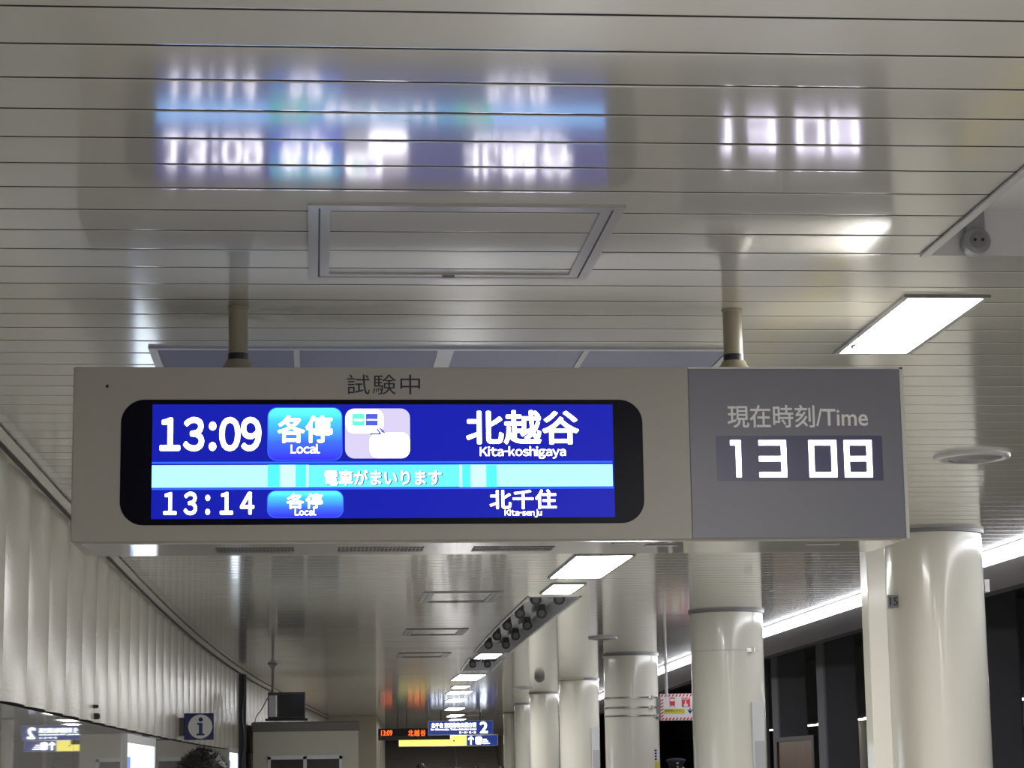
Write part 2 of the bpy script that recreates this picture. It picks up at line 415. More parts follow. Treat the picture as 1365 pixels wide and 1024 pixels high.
def badge(px, r, nm):
    q = bb(*px)
    patch(nm+'_rim', (px[0]-1, px[1]-1, px[2]+1, px[3]+1), 'lcd_line', r*1.03)
    emit_ramp(nm+'_ramp', q[2], q[3], [(0, (.03, .02, .9)), (.35, (.04, .12, .95)), (.75, (.05, .45, 1.0)), (1, (.10, .85, .95))])
    patch(nm, px, nm+'_ramp', r, lift=.0015)
badge((357.5, 544.5, 455.5, 613.5), .034, 'train_type_badge')
ltext('train_type_text', '各停', (370, 554, 443, 591), bold=.022); ltext('train_type_english', 'Local', (387.5, 592.5, 426.5, 605), bold=.016, wide=True)
patch('operator_card', (460, 545, 546.5, 611.5), 'lcd_card', .035)
patch('card_corner', (461, 546, 511, 578), 'lcd_white', .03, lift=.0015); patch('card_corner', (493, 577, 546, 611), 'lcd_white', .03, lift=.0015)
patch('operator_mark', (469.5, 552, 486, 568), 'lcd_green', lift=.002); patch('operator_mark', (487.5, 552, 503.5, 568), 'lcd_navy', lift=.002)
patch('mark_stripe', (472, 559, 484, 561.5), 'lcd_white', lift=.0025); patch('mark_stripe', (489, 559.5, 502.5, 561), 'lcd_white', lift=.0025)
def poly(name, pts, mats, lift=.002):
    w = [at(x, y, YB) for x, y in pts]; mb = MB(); mb.prism([(p.x, p.z) for p in w][::-1], YL-lift, YL+.0003); return mb.build(name, mats, lcd)
poly('line_arrow', [(493, 577.5), (505, 577.5), (501, 572), (504, 572), (509, 580), (494, 580)], 'lcd_navy')
poly('line_arrow', [(505, 571), (508, 571), (514, 578), (510.5, 578)], 'lcd_navy')
ltext('destination_text', '北越谷', (621, 547.5, 771.5, 593), bold=.022)
ltext('destination_english', 'Kita-koshigaya', (639.5, 595.5, 754, 612), bold=.016, wide=True)
ltext('next_departure_time', '13:14', (218, 656, 339, 687), bold=.028, wide=True, gap=.3)
badge((357, 655, 457, 689.5), .03, 'next_type_badge')
ltext('next_type_text', '各停', (382, 658, 430, 678.5), bold=.022, space=1.15); ltext('next_type_english', 'Local', (393, 678.5, 421.5, 687.5), bold=.016, wide=True)
ltext('next_destination_text', '北千住', (652.5, 653, 741.5, 679), bold=.022, space=1.05); ltext('next_destination_english', 'Kita-senju', (672.5, 679.5, 722, 690), bold=.016, wide=True)
q = bb(160.5, 533, 857.5, 699); mb = MB(); mb.prism(rrect(*q, .088, 10), YR-.01, YR+.004); rb = mb.build('rear_bezel', 'bezel', brd)
q = bb(202.5, 539.5, 818, 691); h_ = q[3]-q[2]
mb = MB(); mb.box(q[0], q[1], YR+.002, YR+.008, q[2], q[3]); rd = mb.build('rear_display', 'lcd_blue', rb)
mb = MB(); mb.box(q[0], q[1], YR+.006, YR+.009, q[2]+h_*.27, q[2]+h_*.47); mb.build('rear_band', 'lcd_pale', rd)
for u0, u1 in ((.04, .24), (.44, .58), (.62, .75), (.78, .96)):
    mb = MB(); mb.box(q[0]+(q[1]-q[0])*u0, q[0]+(q[1]-q[0])*u1, YR+.006, YR+.009, q[2]+h_*.56, q[2]+h_*.92); mb.build('rear_field', 'lcd_card', rd)
# printed lettering on the casing and the clock panel
q = bb(462.5, 499.5, 560, 526); text('test_running_text', '試験中', (*q, YB-.0002), 'dark_print', brd, bold=0, space=1.12)
q = bb(969.5, 540, 1156.5, 570.5, YB); text('clock_caption', '現在時刻/Time', (*q, YB-.0012), 'white_print', ckp, bold=.012)
q = bb(955.5, 581, 1176.5, 641); mb = MB(); mb.box(q[0], q[1], YB-.0022, YB+.01, q[2], q[3]); win = mb.build('clock_window', 'led_window', ckp)
def digit(name, px0, px1, segs):
    x0, x1, z0, z1 = bb(px0, 587, px1, 636.5); nx, nz = 15, 21; w = 3; mb = MB()
    for i in range(nx):
        for j in range(nz):
            L, R_, B, T = i < w, i >= nx-w, j < w, j >= nz-w; M = nz//2-1 <= j <= nz//2+1; U = j >= nz//2-1; D = j <= nz//2+1
            on = ('a' in segs and T) or ('d' in segs and B) or ('g' in segs and M) or ('f' in segs and L and U) or ('e' in segs and L and D) or ('b' in segs and R_ and U) or ('c' in segs and R_ and D)
            if 'i' in segs: on = R_ or (T and i >= nx-6)
            if on:
                x = x0+(x1-x0)*(i+.5)/nx; z = z0+(z1-z0)*(j+.5)/nz; r = (z1-z0)/nz*.47
                mb.add([(x+r*math.cos(a*math.pi/3), YB-.0035, z+r*math.sin(a*math.pi/3)) for a in range(6)]+[(x+r*math.cos(a*math.pi/3), YB-.002, z+r*math.sin(a*math.pi/3)) for a in range(6)],
                       [tuple(range(6))]+[(a, a+6, (a+1) % 6+6, (a+1) % 6) for a in range(6)])
    mb.build(name, 'led_white', win)
digit('clock_digit', 952, 988, 'i'); digit('clock_digit', 1011.5, 1048.5, 'abcdg'); digit('clock_digit', 1078, 1115.5, 'abcdef'); digit('clock_digit', 1125, 1162.5, 'abcdefg')

# two suspension poles
for px, lab in ((318, 'beige suspension pole above the blue screen end of the departure board'), (977, 'beige suspension pole above the grey clock end of the departure board')):
    c = on_ceiling(px, 411); c.y = 8.59; t = thing('suspension_pole', lab, 'pole', (c.x, c.y, bz1), 'poles carrying the departure board')
    mb = MB(); mb.lathe([(.038, bz1+.012), (.038, CEIL-.01)], (c.x, c.y, 0), n=32); mb.build('tube', 'pole_paint', t, smooth=True)
    mb = MB(); mb.lathe([(.0395, bz1+.075), (.0395, bz1+.103)], (c.x, c.y, 0), n=32); mb.build('dark_band', 'dark_band', t, smooth=True)
    mb = MB(); mb.lathe([(.098, bz1), (.098, bz1+.008), (.094, bz1+.02), (.052, bz1+.062), (.047, bz1+.076), (.038, bz1+.076)], (c.x, c.y, 0), n=32); mb.build('flange', 'pole_paint', t, smooth=True)
    mb = MB(); mb.lathe([(.0385, CEIL-.014), (.042, CEIL-.010), (.042, CEIL+.004)], (c.x, c.y, 0), n=32); mb.build('ceiling_collar', 'pole_paint', t, smooth=True)

# ------------------------------------------------------------------ ceiling hatches
def frame_mb(x0, x1, y0, y1, w, z0, z1):
    mb = MB(); mb.box(x0, x0+w, y0, y1, z0, z1); mb.box(x1-w, x1, y0, y1, z0, z1); mb.box(x0+w, x1-w, y0, y0+w, z0, z1); mb.box(x0+w, x1-w, y1-w, y1, z0, z1); return mb
def hatch(x0, x1, y0, y1, label, w=.034, rim='hatch_frame', lid=True):
    t = thing('ceiling_hatch', label, 'hatch', ((x0+x1)/2, (y0+y1)/2, CEIL), 'inspection hatches in the slatted ceiling')
    frame_mb(x0, x1, y0, y1, w, CEIL-.010, CEIL+.004).build('outer_frame', rim, t)
    frame_mb(x0+w, x1-w, y0+w, y1-w, .008, CEIL-.004, CEIL+.004).build('gap', 'seam', t)
    frame_mb(x0+w+.006, x1-w-.006, y0+w+.006, y1-w-.006, w, CEIL-.008, CEIL+.004).build('lid_frame', rim, t)
    mb = MB(); mb.box((x0+x1)/2-.025, (x0+x1)/2+.02, y1-w*1.6-.012, y1-w*1.6+.004, CEIL-.016, CEIL-.006); mb.build('catch', 'grey_metal', t)
    return t
hatch(-.022, 1.004, 6.95, 8.03, 'large square inspection hatch in the ceiling in front of the departure board')
for (x0, y0, x1, y1), lb in (((557, 803, 671, 788.5), 'nearest dark-rimmed inspection hatch beyond the departure board'), ((536, 847, 625, 838), 'second dark-rimmed inspection hatch beyond the departure board'), ((527, 876.5, 602, 870), 'third dark-rimmed inspection hatch beyond the departure board')):
    a = on_ceiling(x0, y0); b = on_ceiling(x1, y1); hatch(a.x, b.x, b.y if b.y < a.y else a.y, a.y if b.y < a.y else b.y, lb, .05, 'hatch_rim')
# wide return air grille behind the board
t = thing('air_grille', 'wide framed blue-grey air grille in the ceiling behind the departure board', 'air grille', (.56, 9.95, CEIL))
gx0, gx1, gy0, gy1 = -.705, 1.832, 9.40, 10.50
frame_mb(gx0, gx1, gy0, gy1, .035, CEIL-.010, CEIL+.004).build('frame', 'light_grey', t)
for xa, xb in ((-.09, -.065), (.53, .60), (1.165, 1.19)):
    mb = MB(); mb.box(xa, xb, gy0+.03, gy1-.03, CEIL-.009, CEIL+.004); mb.build('mullion', 'light_grey', t)
for xa, xb in ((gx0+.035, -.09), (-.065, .53), (.60, 1.165), (1.19, gx1-.035)):
    mb = MB(); n = 26; h = (gy1-gy0-.07)/n
    for i in range(n):
        y = gy0+.035+h*i; mb.add([(xa, y, CEIL-.001), (xb, y, CEIL-.001), (xb, y+h, CEIL-.005), (xa, y+h, CEIL-.005), (xb, y+h, CEIL-.001), (xa, y+h, CEIL-.001)], [(0, 1, 2, 3), (3, 2, 4, 5)])
    mb.build('louvre_panel', 'vent_panel', t)

# ------------------------------------------------------------------ recessed ceiling lamps
def lamp(x0, x1, y0, y1, label, clip=False):
    b = bend((y0+y1)/2); x0 += b; x1 += b
    t = thing('ceiling_lamp', label, 'ceiling lamp', ((x0+x1)/2, (y0+y1)/2, CEIL), 'recessed fluorescent lamps of the platform ceiling')
    frame_mb(x0-.022, x1+.022, y0-.03, y1+.022, .022, CEIL-.012, CEIL+.005).build('frame', 'grey_metal', t)
    mb = MB(); n = 6; vs = []
    for i in range(n+1):
        u = i/n; z = CEIL-.005-.006*math.sin(math.pi*u); vs += [(x0+(x1-x0)*u, y0-.008, z), (x0+(x1-x0)*u, y1, z)]
    mb.add(vs, [(2*i, 2*i+1, 2*i+3, 2*i+2) for i in range(n)]); mb.build('diffuser', 'lamp_glow' if y0 < 20 else 'lamp_glow_far', t)
    if clip:
        mb = MB(); mb.tube([(x0+.04+.035*math.cos(a*.35), y1-.22+.06*math.sin(a*.35), CEIL-.02) for a in range(0, 12)], .006); mb.build('spring_clip', 'grey_metal', t)
for y0, y1, x0, x1, lb in ((8.32, 9.47, 2.30, 2.60, 'nearest glowing ceiling lamp, right of the departure board poles'),
        (18.8, 21.0, 2.22, 2.70, 'large glowing ceiling lamp just below the departure board'),
        (21.75, 22.9, 2.32, 2.62, 'smaller glowing ceiling lamp directly behind the large one below the board')):
    lamp(x0, x1, y0, y1, lb, clip=y0 < 19)
names = ['glowing ceiling lamp between the two parts of the open trough', 'glowing ceiling lamp at the far end of the open trough', 'first small glowing lamp of the distant row', 'second small glowing lamp of the distant row', 'third small glowing lamp of the distant row', 'fourth small glowing lamp of the distant row', 'last small glowing lamp above the blue exit sign']
for (px, py, w, L), lb in zip(((650, 874.5, .34, 1.5), (624, 903, .50, 2.6), (614, 915.5, .32, 1.4), (612, 923, .5, 2.0), (608, 933.5, .45, 2.2), (606, 945, .48, 2.2), (607, 954, .45, 2.6)), names):
    c = on_ceiling(px, py); b = bend(c.y); lamp(c.x-b-w/2, c.x-b+w/2, c.y-L/2, c.y+L/2, lb)
for y, lb in ((78, 'added distant ceiling lamp hidden beyond the platform signs, nearest of three'), (86, 'added distant ceiling lamp hidden beyond the platform signs, middle of three'), (94, 'added distant ceiling lamp lighting the staircase, farthest of three')): lamp(2.3, 2.8, y, y+2.2, lb)  # lamps added out of sight behind the signs to brighten the stair end
lamp(2.22, 2.70, 12.2, 14.4, 'glowing ceiling lamp hidden above the clock panel of the board')
for i, y in enumerate((-9.5, -6.0, -2.5, 1.0)):
    lamp(2.22, 2.70, y, y+2.2, 'glowing ceiling lamp of the row behind the viewer')

def trough(k0, k1, x0, x1, label, n, dark=True):
    y0 = Y00+PITCH*k0; y1 = Y00+PITCH*k1; D = .16
    b0, b1 = bend(y0), bend(y1)
    t = thing('lamp_trough', label, 'lamp trough', ((x0+x1)/2+(b0+b1)/2, (y0+y1)/2, CEIL), 'open lamp troughs without diffusers')
    mb = MB(); m_ = 8
    vs = []
    for i in range(m_+1):
        y = y0+(y1-y0)*i/m_; b = bend(y)
        vs += [(x0-.03+b, y, CEIL-.004), (x0+b, y, CEIL-.004), (x0+.02+b, y, CEIL+D), (x1-.02+b, y, CEIL+D), (x1+b, y, CEIL-.004), (x1+.03+b, y, CEIL-.004)]
    fs = [(i*6+j, i*6+j+1, i*6+j+7, i*6+j+6) for i in range(m_) for j in range(5)]
    fs += [(1, 2, 3, 4), (m_*6+1, m_*6+4, m_*6+3, m_*6+2)]
    mb.add(vs, fs); mb.build('housing', 'white_paint', t)
    mb = MB()
    for s0, e in ((x0, b0), (x1, b0)): pass
    for xa, xb in ((x0-.034, x0-.004), (x1+.004, x1+.034)):
        vs = []
        for i in range(m_+1):
            y = y0+(y1-y0)*i/m_; b = bend(y); vs += [(xa+b, y, CEIL-.004), (xb+b, y, CEIL-.004), (xb+b, y, CEIL-.012), (xa+b, y, CEIL-.012)]
        mb.add(vs, [(i*4+j, i*4+(j+1) % 4, (i+1)*4+(j+1) % 4, (i+1)*4+j) for i in range(m_) for j in range(4)]+[(0, 1, 2, 3)])
    mb.build('edge_flange', 'white_metal', t)
    for i in range(n):
        for s_ in (0, 1):
            yy = (y1-.045) if n == 1 else y0+(y1-y0)*(i+.45+.0*s_)/n
            x = x0+(x1-x0)*(.28 if s_ == 0 else .78)+bend(yy)
            zc = CEIL+.035 if n == 1 else CEIL+.05; r = .048 if n == 1 else .062
            mb = MB(); mb.box(x-r*.7, x+r*.7, yy-.01, yy+.035, zc, CEIL+D); mb.lathe([(r*.7, yy-.032), (r, yy-.025), (r, yy+.03)], (x, 0, zc), 'y', 20)
            h = mb.build('lampholder', 'holder' if n == 1 else 'dark_grey', t, smooth=True)
            mb = MB(); mb.lathe([(r*.62, yy-.040), (r*.62, yy-.03)], (x, 0, zc), 'y', 20); f_ = mb.build('socket_face', 'grey_metal', h)
            mb = MB()
            for q_ in (-1, 1): mb.lathe([(.006, yy-.0415), (.006, yy-.038)], (x+q_*.014, 0, zc), 'y', 10)
            if n == 1: mb.build('pin_holes', 'black', h)
            if n > 1:
                mb = MB(); mb.box(x-.07, x+.07, yy+.2, yy+.5, CEIL+.09, CEIL+.15); mb.build('ballast_box', 'grey_metal', t)
trough(3, 9, 2.19, 2.76, 'open lamp trough with an empty lampholder at the upper right of the ceiling', 1)
trough(66, 106, 2.24, 2.76, 'long open lamp trough with dark fittings beyond the two lamps below the board', 5)
trough(112, 128, 2.24, 2.76, 'short open lamp trough with dark fittings in the distance', 2)

# ------------------------------------------------------------------ round ceiling speakers / detectors
def disc(x, y, r, label):
    t = thing('ceiling_speaker', label, 'ceiling speaker', (x, y, CEIL), 'round flat fittings on the ceiling')
    mb = MB(); mb.lathe([(r, CEIL+.002), (r, CEIL-.012), (r*.97, CEIL-.022), (r*.86, CEIL-.026), (r*.80, CEIL-.018)], (x, y, 0), n=48); mb.build('rim', 'white_metal', t, smooth=True)
    mb = MB(); mb.lathe([(r*.80, CEIL-.017), (r*.62, CEIL-.030), (r*.58, CEIL-.024), (r*.42, CEIL-.036), (r*.38, CEIL-.030), (r*.01, CEIL-.034)], (x, y, 0), n=48, cap=False); mb.build('grille', 'grey_metal', t, smooth=True)
disc(3.875, 12.77, .225, 'large round ceiling fitting right of the departure board')
disc(3.98, 30.8, .20, 'round ceiling fitting left of the strapped column')
c = on_ceiling(697, 917); disc(c.x, c.y, .22, 'small distant round ceiling fitting above the far columns')

# ------------------------------------------------------------------ lamp row over the platform edge
y = -9.0; i = 0
while y < 60:
    b = bend(y+1.2); L = 2.34
    t = thing('platform_edge_lamp', 'long white lamp of the row over the platform edge', 'lamp', (5.93+b, y, CEIL), 'lamp row over the platform edge')
    mb = MB(); vs = []
    for yy in (y, y+L):
        bb_ = bend(yy); vs += [(5.85+bb_, yy, CEIL-.006), (6.01+bb_, yy, CEIL-.006), (6.01+bb_, yy, CEIL-.012), (5.85+bb_, yy, CEIL-.012)]
    mb.add(vs, [(0, 1, 2, 3), (7, 6, 5, 4), (0, 4, 5, 1), (1, 5, 6, 2), (2, 6, 7, 3), (3, 7, 4, 0)]); mb.build('tray', 'white_metal', t)
    mb = MB(); vs = []
    for yy in (y+.02, y+L-.02):
        vs += [(5.93+bend(yy)+0.085*math.cos(a*math.pi/8), yy, CEIL-.012-.06*math.sin(a*math.pi/8)) for a in range(9)]
    mb.add(vs, [(i, i+1, i+10, i+9) for i in range(8)]+[tuple(range(8, -1, -1)), tuple(range(9, 18))]); mb.build('diffuser', 'lamp_edge', t, smooth=True)
    y += 2.46; i += 1

# ------------------------------------------------------------------ columns
cols = {}
def column(px0, px1, py, label, name='round_column', r=None, plate=None):
    c = on_ceiling((px0+px1)/2, py); r = (px1-px0)/F*c.y/2*1.02; k_ = (c.y+r)/c.y; x, y = c.x*k_, c.y*k_
    t = thing(name, label, 'column', (x, y, 0), 'round cream columns along the platform edge')
    mb = MB(); mb.lathe([(r, 0), (r, 1.0), (r, 2.0), (r, CEIL-.03)], (x, y, 0), n=96, cap=False); mb.build('shaft', 'column_paint', t, smooth=True)
    mb = MB(); mb.lathe([(r+.004, CEIL-.03), (r+.02, CEIL-.026), (r+.02, CEIL+.003)], (x, y, 0), n=96, cap=False); mb.build('ceiling_ring', 'grey_metal', t, smooth=True)
    mb = MB(); mb.lathe([(r+.012, 0), (r+.012, .15), (r, .155)], (x, y, 0), n=64, cap=False); mb.build('base_ring', 'dark_grey', t, smooth=True)
    cols[len(cols)] = (x, y, r, t); return t
column(1175, 1308, 703, 'nearest round cream column, right of the departure board, numbered plate on it')
column(919, 1016, 812, 'round cream column with a white board on its right side, second nearest')
column(804.5, 876, 871, 'round cream column with steel straps around it')
column(745, 797.5, 905, 'round cream column with a box loudspeaker at its top')
column(706, 744, 923, 'round cream column left of the loudspeaker column')
column(686, 707, 938, 'distant round cream column, thin, left of the wider ones')
column(671, 687, 950, 'farthest round cream column, right of the dark staircase')
def strap(ci, py, rr=.006, hh=.012, buckle=None, mt='steel'):
    x, y, r, t = cols[ci]; z = at(0, 0, 1).z; p = at((t.location.x/ (y-r))*0+682, py, y-r); z = EYE+(1031.4-py)/F*(y-r)
    mb = MB(); mb.lathe([(r+.001, z-hh), (r+rr, z-hh), (r+rr, z+hh), (r+.001, z+hh)], (x, y, 0), n=64, cap=False)
    st = mb.build('strap', mt, t, smooth=True)
    if buckle is not None:
        a = math.radians(buckle); bx, by = x+(r+.012)*math.sin(a), y-(r+.012)*math.cos(a)
        mb = MB(); mb.box(bx-.05, bx+.05, by-.015, by+.01, z-.022, z+.022); mb.lathe([(.012, z-.03), (.012, z+.03)], (bx+.02, by-.015, 0), n=10); mb.build('buckle', 'steel', st)
    return z
strap(1, 876, .003, .004, 28, 'light_grey')
strap(2, 878, .012, .022, None)
for pz, bk in ((937.5, 35), (950.5, 35), (961.5, 50)): strap(2, pz, .008, .014, bk)

# number plate and switch box on the nearest column
x, y, r, t = cols[0]
def face_on(ci, px, py):          # point on the surface of a column seen at a pixel
    x, y, r, t = cols[ci]; d = ray(px, py); 
    a = d.x**2+d.y**2; b_ = -2*(x*d.x+y*d.y); c_ = x*x+y*y-r*r; disc_ = b_*b_-4*a*c_
    s_ = (-b_-math.sqrt(max(disc_, 0)))/(2*a); return Vector((d.x*s_, d.y*s_, d.z*s_+EYE))
p = face_on(0, 1189, 802); p = at(1191, 802, p.y-.07)
pl = thing('number_plate', 'small square grey plate numbered 15 on the nearest column', 'number plate', p)
ang = math.atan2(p.x-x, -(p.y-y))
mb = MB(); s_ = .045; mb.box(p.x-s_, p.x+s_, p.y-.008, p.y+.08, p.z-s_*1.1, p.z+s_*1.1); pb = mb.build('plate', 'grey_metal', pl)
text('number', '15', (p.x-s_*.7, p.x+s_*.7, p.z-s_*.7, p.z+s_*.7, p.y-.0085), 'dark_print', pl, bold=.02)
a = at(1309, 790, y-.05); b = at(1317, 773, y-.05)
mb = MB(); mb.cbox(x+r-.004, b.x, y-.09, y+.02, a.z, b.z, .004); sb = mb.build('switch_box', 'white_paint'); tag(sb, 'small white switch box on the right side of the nearest column', 'switch box')
# duct casing beside the nearest column
mb = MB(); p0 = at(1157, 800, 16.3); p1 = at(1176, 800, 16.3)
mb.cbox(p0.x, p1.x+.035, 16.3, 16.5, 0, CEIL-.006, .006); tag(mb.build('duct_casing', 'column_paint'), 'flat rectangular cream duct casing left of the nearest column', 'duct casing')
# white boards strapped to columns
for ci, px0, px1, py, lb in ((1, 1004, 1018, 935, 'narrow white board on the right side of the second nearest column'), (3, 789, 798.5, 970, 'narrow white board on the right side of the loudspeaker column')):
    x, y, r, t = cols[ci]; Yb = y-r*.55; a = at(px0, 1000, Yb); Yb = y-math.sqrt(max(r*r-(min(abs(a.x-x), abs(at(px1, 1000, Yb).x-x)))**2, 0))-.06; a = at(px0, 1000, Yb); b = at(px1, py, Yb)
    t2 = thing('notice_board', lb, 'notice board', ((a.x+b.x)/2, Yb, 0.8), 'white boards on columns')
    zt = b.z; zm = EYE+(1031.4-(997 if ci == 1 else 1006))/F*Yb
    mb = MB(); mb.cbox(a.x, b.x, Yb, Yb+.04, .8, zt, .004); mb.build('board', 'white_paint', t2)
    mb = MB(); mb.box(a.x+.02, b.x-.006, Yb-.004, Yb+.001, .85, zm); mb.build('printed_sheet', 'light_grey', t2)
# loudspeaker on column four
x, y, r, t = cols[3]; Ys = y-r-.35
a = at(745, 906, Ys); b = at(779, 882, Ys)
t2 = thing('loudspeaker', 'cream box loudspeaker with dark front at the top of a far column', 'loudspeaker', ((a.x+b.x)/2, Ys, a.z))
mb = MB(); mb.cbox(a.x, b.x, Ys, Ys+.42, a.z, b.z, .03); mb.build('cabinet', 'kiosk_paint', t2)
mb = MB(); w = b.x-a.x; h = b.z-a.z; mb.box(a.x+w*.30, b.x-w*.06, Ys-.006, Ys+.01, a.z+h*.22, b.z-h*.14); mb.build('grille', 'dark_grey', t2)
mb = MB(); mb.box(a.x+w*.2, a.x+w*.8, Ys+.1, Ys+.3, b.z, CEIL-.003); mb.build('bracket', 'dark_grey', t2)
# round horn speaker between far columns
p = at(719, 903, 43); t2 = thing('horn_speaker', 'small round grey horn speaker hanging from the ceiling between far columns', 'horn speaker', p)
mb = MB(); mb.lathe([(.04, p.y+.12), (.07, p.y+.06), (.10, p.y-.02), (.085, p.y-.03)], (p.x, 0, p.z), 'y', 24); mb.build('horn', 'grey_metal', t2, smooth=True)
mb = MB(); mb.tube([(p.x, p.y+.08, p.z), (p.x, p.y+.08, CEIL-.003)], .012); mb.build('stem', 'grey_metal', t2)
# little warning notice on the strapped column
x, y, r, t = cols[2]; a = at(870.5, 1030, y-.3); b = at(878.5, 996.5, y-.3)
t2 = thing('small_notice', 'narrow white and yellow notice on the right edge of the strapped column', 'notice', ((a.x+b.x)/2, y-.3, a.z))
mb = MB(); mb.box(a.x, b.x, y-.3, y-.27, a.z, b.z); mb.build('sheet', 'sign_white', t2)
mb = MB(); mb.box(a.x+.01, b.x-.01, y-.303, y-.299, a.z+.02, a.z+(b.z-a.z)*.42); mb.build('yellow_field', 'sign_yellow', t2)
mb = MB()
for i in range(4): mb.box(a.x+.03, b.x-.04, y-.303, y-.299, b.z-.06-.045*i, b.z-.035-.045*i)
mb.build('print', 'navy', t2)

# emergency stop flag sign on the strapped column
Yf = y-.25; q = bb(880.5, 925, 925.5, 960.5, Yf); fx0, fx1, fz0, fz1 = q
fs_ = thing('emergency_stop_sign', 'red and white striped emergency stop button sign on the strapped column', 'sign', ((fx0+fx1)/2, Yf, fz0))
mb = MB(); mb.cbox(fx0, fx1, Yf, Yf+.06, fz0, fz1, .004); mb.build('panel', 'sign_white', fs_)
wq, hq = fx1-fx0, fz1-fz0
mb = MB(); bw = .045
def stripe(mb, x0, x1, z0, z1, n, vert):
    for i in range(n):
        if vert:
            a_ = z0+(z1-z0)*i/n; d_ = (z1-z0)/n*.5; k_ = (x1-x0); mb.prism([(x0, a_), (x1, a_+k_*.6), (x1, a_+d_+k_*.6), (x0, a_+d_)], Yf-.002, Yf)
        else:
            a_ = x0+(x1-x0)*i/n; d_ = (x1-x0)/n*.5; k_ = (z1-z0); mb.prism([(a_, z0), (a_+d_, z0), (a_+d_+k_*.6, z1), (a_+k_*.6, z1)], Yf-.002, Yf)
stripe(mb, fx0+.005, fx1-.02, fz1-bw, fz1-.004, 9, False); mb.build('striped_border', 'sign_red', fs_)
mb = MB(); stripe(mb, fx0+.005, fx1-.02, fz0+.004, fz0+bw, 9, False); mb.build('striped_border', 'sign_red', fs_)
mb = MB(); stripe(mb, fx0+.003, fx0+bw, fz0+bw, fz1-bw-.03, 6, True); mb.build('striped_border', 'sign_red', fs_)
def fb(u0, u1, v0, v1): return fx0+wq*u0, fx0+wq*u1, fz0+hq*v0, fz0+hq*v1
mb = MB(); q = fb(.27, .43, .56, .86); mb.prism(rrect(*q, .015), Yf-.003, Yf); tr = mb.build('train_icon', 'sign_red', fs_)
mb = MB(); q = fb(.285, .415, .72, .81); mb.box(q[0], q[1], Yf-.005, Yf-.002, q[2], q[3]); mb.build('train_window', 'sign_white', tr)
mb = MB(); a_, b_, c_, d_ = fb(.26, .44, .50, .57); mb.prism([(a_, c_), (a_+.015, c_), (a_+.04, d_), (a_+.025, d_)], Yf-.003, Yf); mb.prism([(b_-.015, c_), (b_, c_), (b_-.025, d_), (b_-.04, d_)], Yf-.003, Yf); mb.build('rails', 'sign_red', tr)
mb = MB(); q = fb(.63, .88, .50, .86); mb.box(q[0], q[1], Yf-.003, Yf, q[2], q[3]); bt = mb.build('button_icon', 'sign_red', fs_)
mb = MB(); a_, b_, c_, d_ = fb(.69, .81, .52, .62); mb.prism(rrect(a_, b_, c_, d_, .012), Yf-.005, Yf-.002); mb.box((a_+b_)/2-.012, (a_+b_)/2+.008, Yf-.005, Yf-.002, d_-.01, d_+.05); mb.build('hand', 'sign_white', bt)
q = fb(.65, .86, .77, .84); text('stop_text', 'STOP', (*q, Yf-.0035), 'sign_white', bt, bold=.02)
mb = MB(); q = fb(.09, .72, .25, .44); mb.box(q[0], q[1], Yf-.003, Yf, q[2], q[3]); yf = mb.build('yellow_field', 'sign_yellow', fs_)
q = fb(.12, .68, .31, .42); text('stop_button_text', '非常停止ボタン', (*q, Yf-.0035), 'dark_print', yf, bold=.01)
mb = MB(); a_, b_, c_, d_ = fb(.80, .94, .24, .45); m_ = (a_+b_)/2; mb.box(m_-.010, m_+.010, Yf-.003, Yf, c_+.02, d_); mb.prism([(a_, c_+.055), (m_, c_), (b_, c_+.055), (b_, c_+.08), (m_, c_+.03), (a_, c_+.08)], Yf-.003, Yf); mb.build('down_arrow', 'navy', fs_)
mb = MB(); mb.box(fx0-.10, fx0+.02, Yf+.01, Yf+.06, fz0+.02, fz1-.04); mb.build('bracket', 'grey_metal', fs_)
a = at(888.5, 928, 33.5); b = at(888.5, 893, 33.5)
mb = MB(); mb.lathe([(.02, a.z), (.024, a.z+.05), (.018, CEIL-.003)], (a.x, 33.5, 0), n=14); tag(mb.build('ceiling_rod', 'white_paint', smooth=True), 'thin white rod hanging from the ceiling above the red and white sign', 'rod')

# ------------------------------------------------------------------ things on the left wall
# information flag sign
Yi = 27.0; q = bb(247.5, 951, 285, 986.5, Yi); ix0, ix1, iz0, iz1 = q
t = thing('information_sign', 'square navy information sign with white disc and letter i on the left wall', 'sign', ((ix0+ix1)/2, Yi, iz0))
mb = MB(); mb.cbox(ix0-.02, ix1, Yi, Yi+.06, iz0, iz1, .004); mb.build('panel', 'navy', t)
cx, cz = (ix0+ix1)/2+.006, (iz0+iz1)/2; mb = MB(); mb.lathe([(.142, Yi-.002), (.142, Yi+.002)], (cx, 0, cz), 'y', 40); mb.build('white_disc', 'white_paint', t)
mb = MB(); mb.lathe([(.026, Yi-.004), (.026, Yi-.001)], (cx+.005, 0, cz+.082), 'y', 20); mb.prism([(cx-.045, cz-.105), (cx+.05, cz-.105), (cx+.05, cz-.085), (cx+.027, cz-.08), (cx+.027, cz+.042), (cx-.038, cz+.042), (cx-.038, cz+.024), (cx-.016, cz+.018), (cx-.016, cz-.08), (cx-.045, cz-.085)], Yi-.004, Yi-.001)
mb.build('letter_i', 'navy', t)
mb = MB(); mb.box(WALL-.02+bend(Yi), ix0, Yi+.01, Yi+.05, iz0+.05, iz1-.05); mb.build('bracket', 'dark_grey', t)
